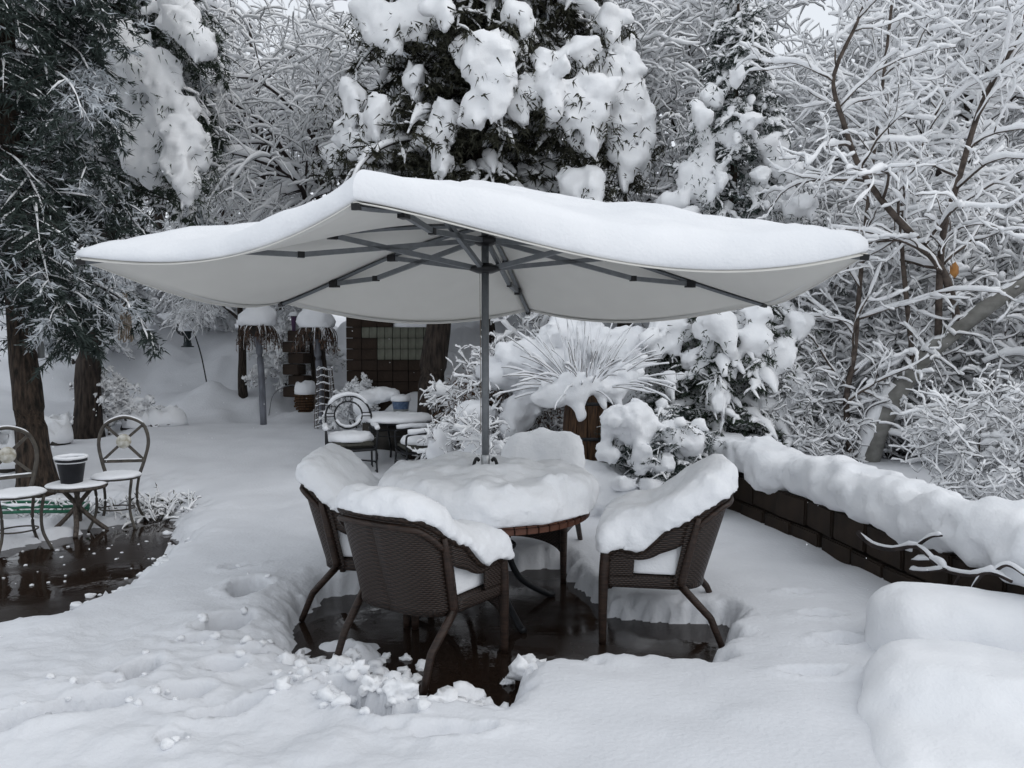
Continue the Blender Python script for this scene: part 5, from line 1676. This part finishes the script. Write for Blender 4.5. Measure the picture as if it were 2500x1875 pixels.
def basket_post(px, base_py, top_py, Y, label, seed):
    b = at(px, base_py, Y); tp = at(px - 3, top_py, Y)
    t = tag(thing('basket_post', b), label, 'post', 'posts with hanging baskets')
    h = tp[2] - b[2]
    build(Geo().path([(0.05, 0, -.25), (.02, 0, h * .5), (-.03, 0, h - .25)], .055, 10, 14), 'post', M['post'], t)
    bs = build(Geo().lathe([(0, h - .30), (.12, h - .28), (.20, h - .15), (.22, h - .05), (0, h - .05)], 20), 'basket', M['rock'], t)
    rng = np.random.default_rng(seed)
    n = 115
    a = rng.uniform(0, 6.28, n)
    pos = np.stack([.2 * np.cos(a) - .02, .2 * np.sin(a), np.full(n, h - .1)], -1)
    d = norm(np.stack([np.cos(a), np.sin(a), rng.uniform(-.2, .6, n)], -1))
    ps = [pos]
    L = rng.uniform(.15, .48, n)
    for k in range(6):
        d = norm(d + np.array([0, 0, -.95]) + rng.normal(0, .2, d.shape))
        pos = pos + d * (L / 6)[:, None]
        ps.append(pos)
    P = np.stack(ps, 1)
    R = np.full((n, 7), .005)
    g = Geo().tubes(P, R, 3, close=False)
    build(g, 'hanging_stems', M['vine'], t)
    g = Geo(); needles(g, P, R, 7, .05, .022, rng, droop=.6); build(g, 'dead_leaves', M['dry'], t)
    g = Geo()
    keep = rng.random(n) < .5
    twig_snow(g, P[keep], R[keep], .012, 4, seed)
    V = ICO_V * (1 + .18 * fbm(ICO_V * 1.7 + seed, 3, seed)[:, None])
    V[:, 2] = np.maximum(V[:, 2], -.35)
    g.add(V * np.array([.29, .27, .27]) + np.array([-.02, 0, h - .02]), ICO_F)
    build(g, 'snow', M['snow'], t)
    return t
basket_post(636, 1020, 778, 12.9, 'slim grey post with a snow-topped dead basket, left of the pair', 5)
basket_post(778, 1030, 782, 12.6, 'slim grey post with a snow-topped dead basket, right of the pair', 6)
# slatted stone lantern
sl = tag(thing('stone_lantern', at(746, 1003, 12.9)), 'small stack of brown slabs capped with snow between the basket posts', 'lantern')
for k in range(7):
    w = (.10 if k == 0 else .135 if k == 1 else .15)
    build(Geo().box((0, 0, .0 + .042 * k), (2 * w, 2 * w, .034), bev=.006, rz=.1 * (k % 2)), 'slab', M['barrel'], sl)
g = Geo(); snow_pad(g, (0, 0, .27), .17, .17, .2, 3, rough=.1); build(g, 'snow', M['snow'], sl)
hp = tag(thing('wire_hoop', at(700, 985, 13.2)), 'thin wire hoop arching out of the snow left of the slab stack', 'hoop')
build(Geo().path([(-.3, 0, -.2), (-.22, 0, .14), (0, 0, .29), (.22, 0, .28), (.4, 0, .1)], .007, 6, 24), 'wire', M['alu'], hp)
# netted tomato cage by the right post
nt_ = tag(thing('plant_cage', at(795, 1050, 12.3)), 'snow-speckled wire plant cage beside the right basket post', 'cage')
g = Geo(); gs = Geo()
for k in range(9):
    a = k * 2 * math.pi / 9
    P = spline([(.17 * math.cos(a), .17 * math.sin(a), 0), (.15 * math.cos(a), .15 * math.sin(a), .5), (.11 * math.cos(a), .11 * math.sin(a), .95)], 14)
    g.tubes(P, np.full((1, 14), .006), 4)
for z in np.linspace(.06, .94, 9):
    t_ = np.linspace(0, 2 * math.pi, 22)
    r = .17 - .055 * z
    P = np.stack([r * np.cos(t_), r * np.sin(t_), z + .02 * np.sin(3 * t_)], -1)
    g.tubes(P, np.full((1, 22), .005), 4)
    twig_snow(gs, P[None], np.full((1, 22), .005), .008, 5, int(z * 100))
build(g, 'wire', M['vine'], nt_)
build(gs, 'snow', M['snow'], nt_)
# dark globe and feeder on hooks
gb = tag(thing('gazing_globe', at(450, 800, 15.2)), 'dark hanging globe topped with snow under the left of the umbrella', 'globe')
v = ICO_V * .16
build(Geo().add(v, ICO_F), 'globe', M['iron'], gb)
g = Geo(); vv = ICO_V * (1 + .1 * fbm(ICO_V * 2, 2, 3)[:, None]); vv[:, 2] = np.maximum(vv[:, 2], .1); g.add(vv * np.array([.165, .165, .18]), ICO_F); build(g, 'snow', M['snow'], gb)
build(Geo().path([(0, 0, .15), (0, 0, .5), (.05, 0, 1.2)], .005, 5), 'cord', M['iron'], gb)
fd = tag(thing('bird_feeder', at(458, 845, 15.0)), 'dark green tube bird feeder with a snow cap below the globe', 'feeder')
build(Geo().lathe([(0, -.02), (.115, -.02), (.115, 0), (.075, .01), (.075, .05), (.065, .06), (.065, .26), (.09, .27), (0, .28)], 20), 'tube', M['dark_green'], fd)
build(Geo().lathe([(0, .27), (.12, .27), (.08, .33), (0, .36)], 20), 'roof', M['dark_green'], fd)
g = Geo(); snow_pad(g, (0, 0, .28), .145, .145, .17, 5, rough=.1); build(g, 'snow', M['snow'], fd)
hk = tag(thing('garden_hook', at(505, 925, 14.8)), 'thin dark rod leaning out of the snow beside the bird feeder', 'rod')
build(Geo().path([(0, 0, -.1), (-.1, 0, .45), (-.24, 0, .93)], .012, 6, 10), 'rod', M['iron'], hk)
rp = tag(thing('rope_coil', at(305, 735, 11.0)), 'looped beige rope hanging from the spruce bough', 'rope')
for k in range(6):
    x = -.06 + .022 * k
    dz = .03 * math.sin(k * 2.3)
    build(Geo().path([(x * .3, 0, .12), (x, .01 * k, -.2), (x * 1.4 - .02, .01 * k, -.48 + dz), (x * 1.4 + .01, -.02, -.53 + dz), (x * 1.3 + .04, -.02, -.46 + dz), (x + .01, -.01, -.2), (x * .3 + .005, 0, .12)], .009, 6, 40), 'strand', M['rope'], rp)
jr = tag(thing('hanging_jar', at(95, 855, 8.9)), 'pale glass jar hanging beside the nearest spruce trunk', 'jar')
build(Geo().lathe([(0, -.09), (.045, -.09), (.055, -.075), (.055, .06), (.045, .085), (.045, .10), (0, .10)], 20), 'jar', M['jar'], jr)
build(Geo().path([(0, 0, .1), (.01, 0, .35), (0, 0, .6)], .003, 5), 'cord', M['iron'], jr)
pv = tag(thing('purple_vase', at(717, 785, 13.6)), 'small purple glass hanging between the basket posts', 'vase')
build(Geo().lathe([(0, -.16), (.03, -.16), (.045, .06), (.06, .10), (0, .10)], 16), 'glass', M['purple'], pv)
g = Geo(); snow_pad(g, (0, 0, .09), .075, .075, .07, 5); build(g, 'snow', M['snow'], pv)
# a withered leaf caught in the right branches
lf = tag(thing('withered_leaf', at(2332, 662, 7.6)), 'withered orange leaf caught in the snowy branches at right', 'leaf')
V = np.array([[0, 0, -.07], [.04, .01, -.02], [.045, .02, .04], [.0, .0, .09], [-.04, .02, .05], [-.045, .01, -.02], [0, -.015, 0]])
o = build(Geo().add(V, np.array([[6, 0, 1], [6, 1, 2], [6, 2, 3], [6, 3, 4], [6, 4, 5], [6, 5, 0]])), 'blade', M['orange_leaf'], lf)
md = o.modifiers.new('t', 'SOLIDIFY'); md.thickness = .002
# falling flakes
rng = np.random.default_rng(99)
g = Geo()
oct_v = np.array([[1, 0, 0], [-1, 0, 0], [0, 1, 0], [0, -1, 0], [0, 0, 1], [0, 0, -1]], float)
oct_f = np.array([[0, 2, 4], [2, 1, 4], [1, 3, 4], [3, 0, 4], [2, 0, 5], [1, 2, 5], [3, 1, 5], [0, 3, 5]])
n = 420
Yf = rng.uniform(3.5, 11, n)
c = np.stack([rng.uniform(-.7, .7, n) * Yf, Yf, rng.uniform(.1, 3.2, n)], -1)
under = (np.hypot((c[:, 0] + .17) / 2.1, (c[:, 1] - 5.0) / 1.6) < 1) & (c[:, 2] < 2.7)
c = c[~under]
r = rng.uniform(.0022, .0048, len(c))
V = (oct_v[None] * r[:, None, None] * np.array([1, 1, 1.3]) + c[:, None]).reshape(-1, 3)
g.add(V, (oct_f[None] + (np.arange(len(c)) * 6)[:, None, None]).reshape(-1, 3))
tag(build(g, 'snowflakes', M['snow']), 'fine snowflakes falling through the air', 'snowflakes', kind='stuff')
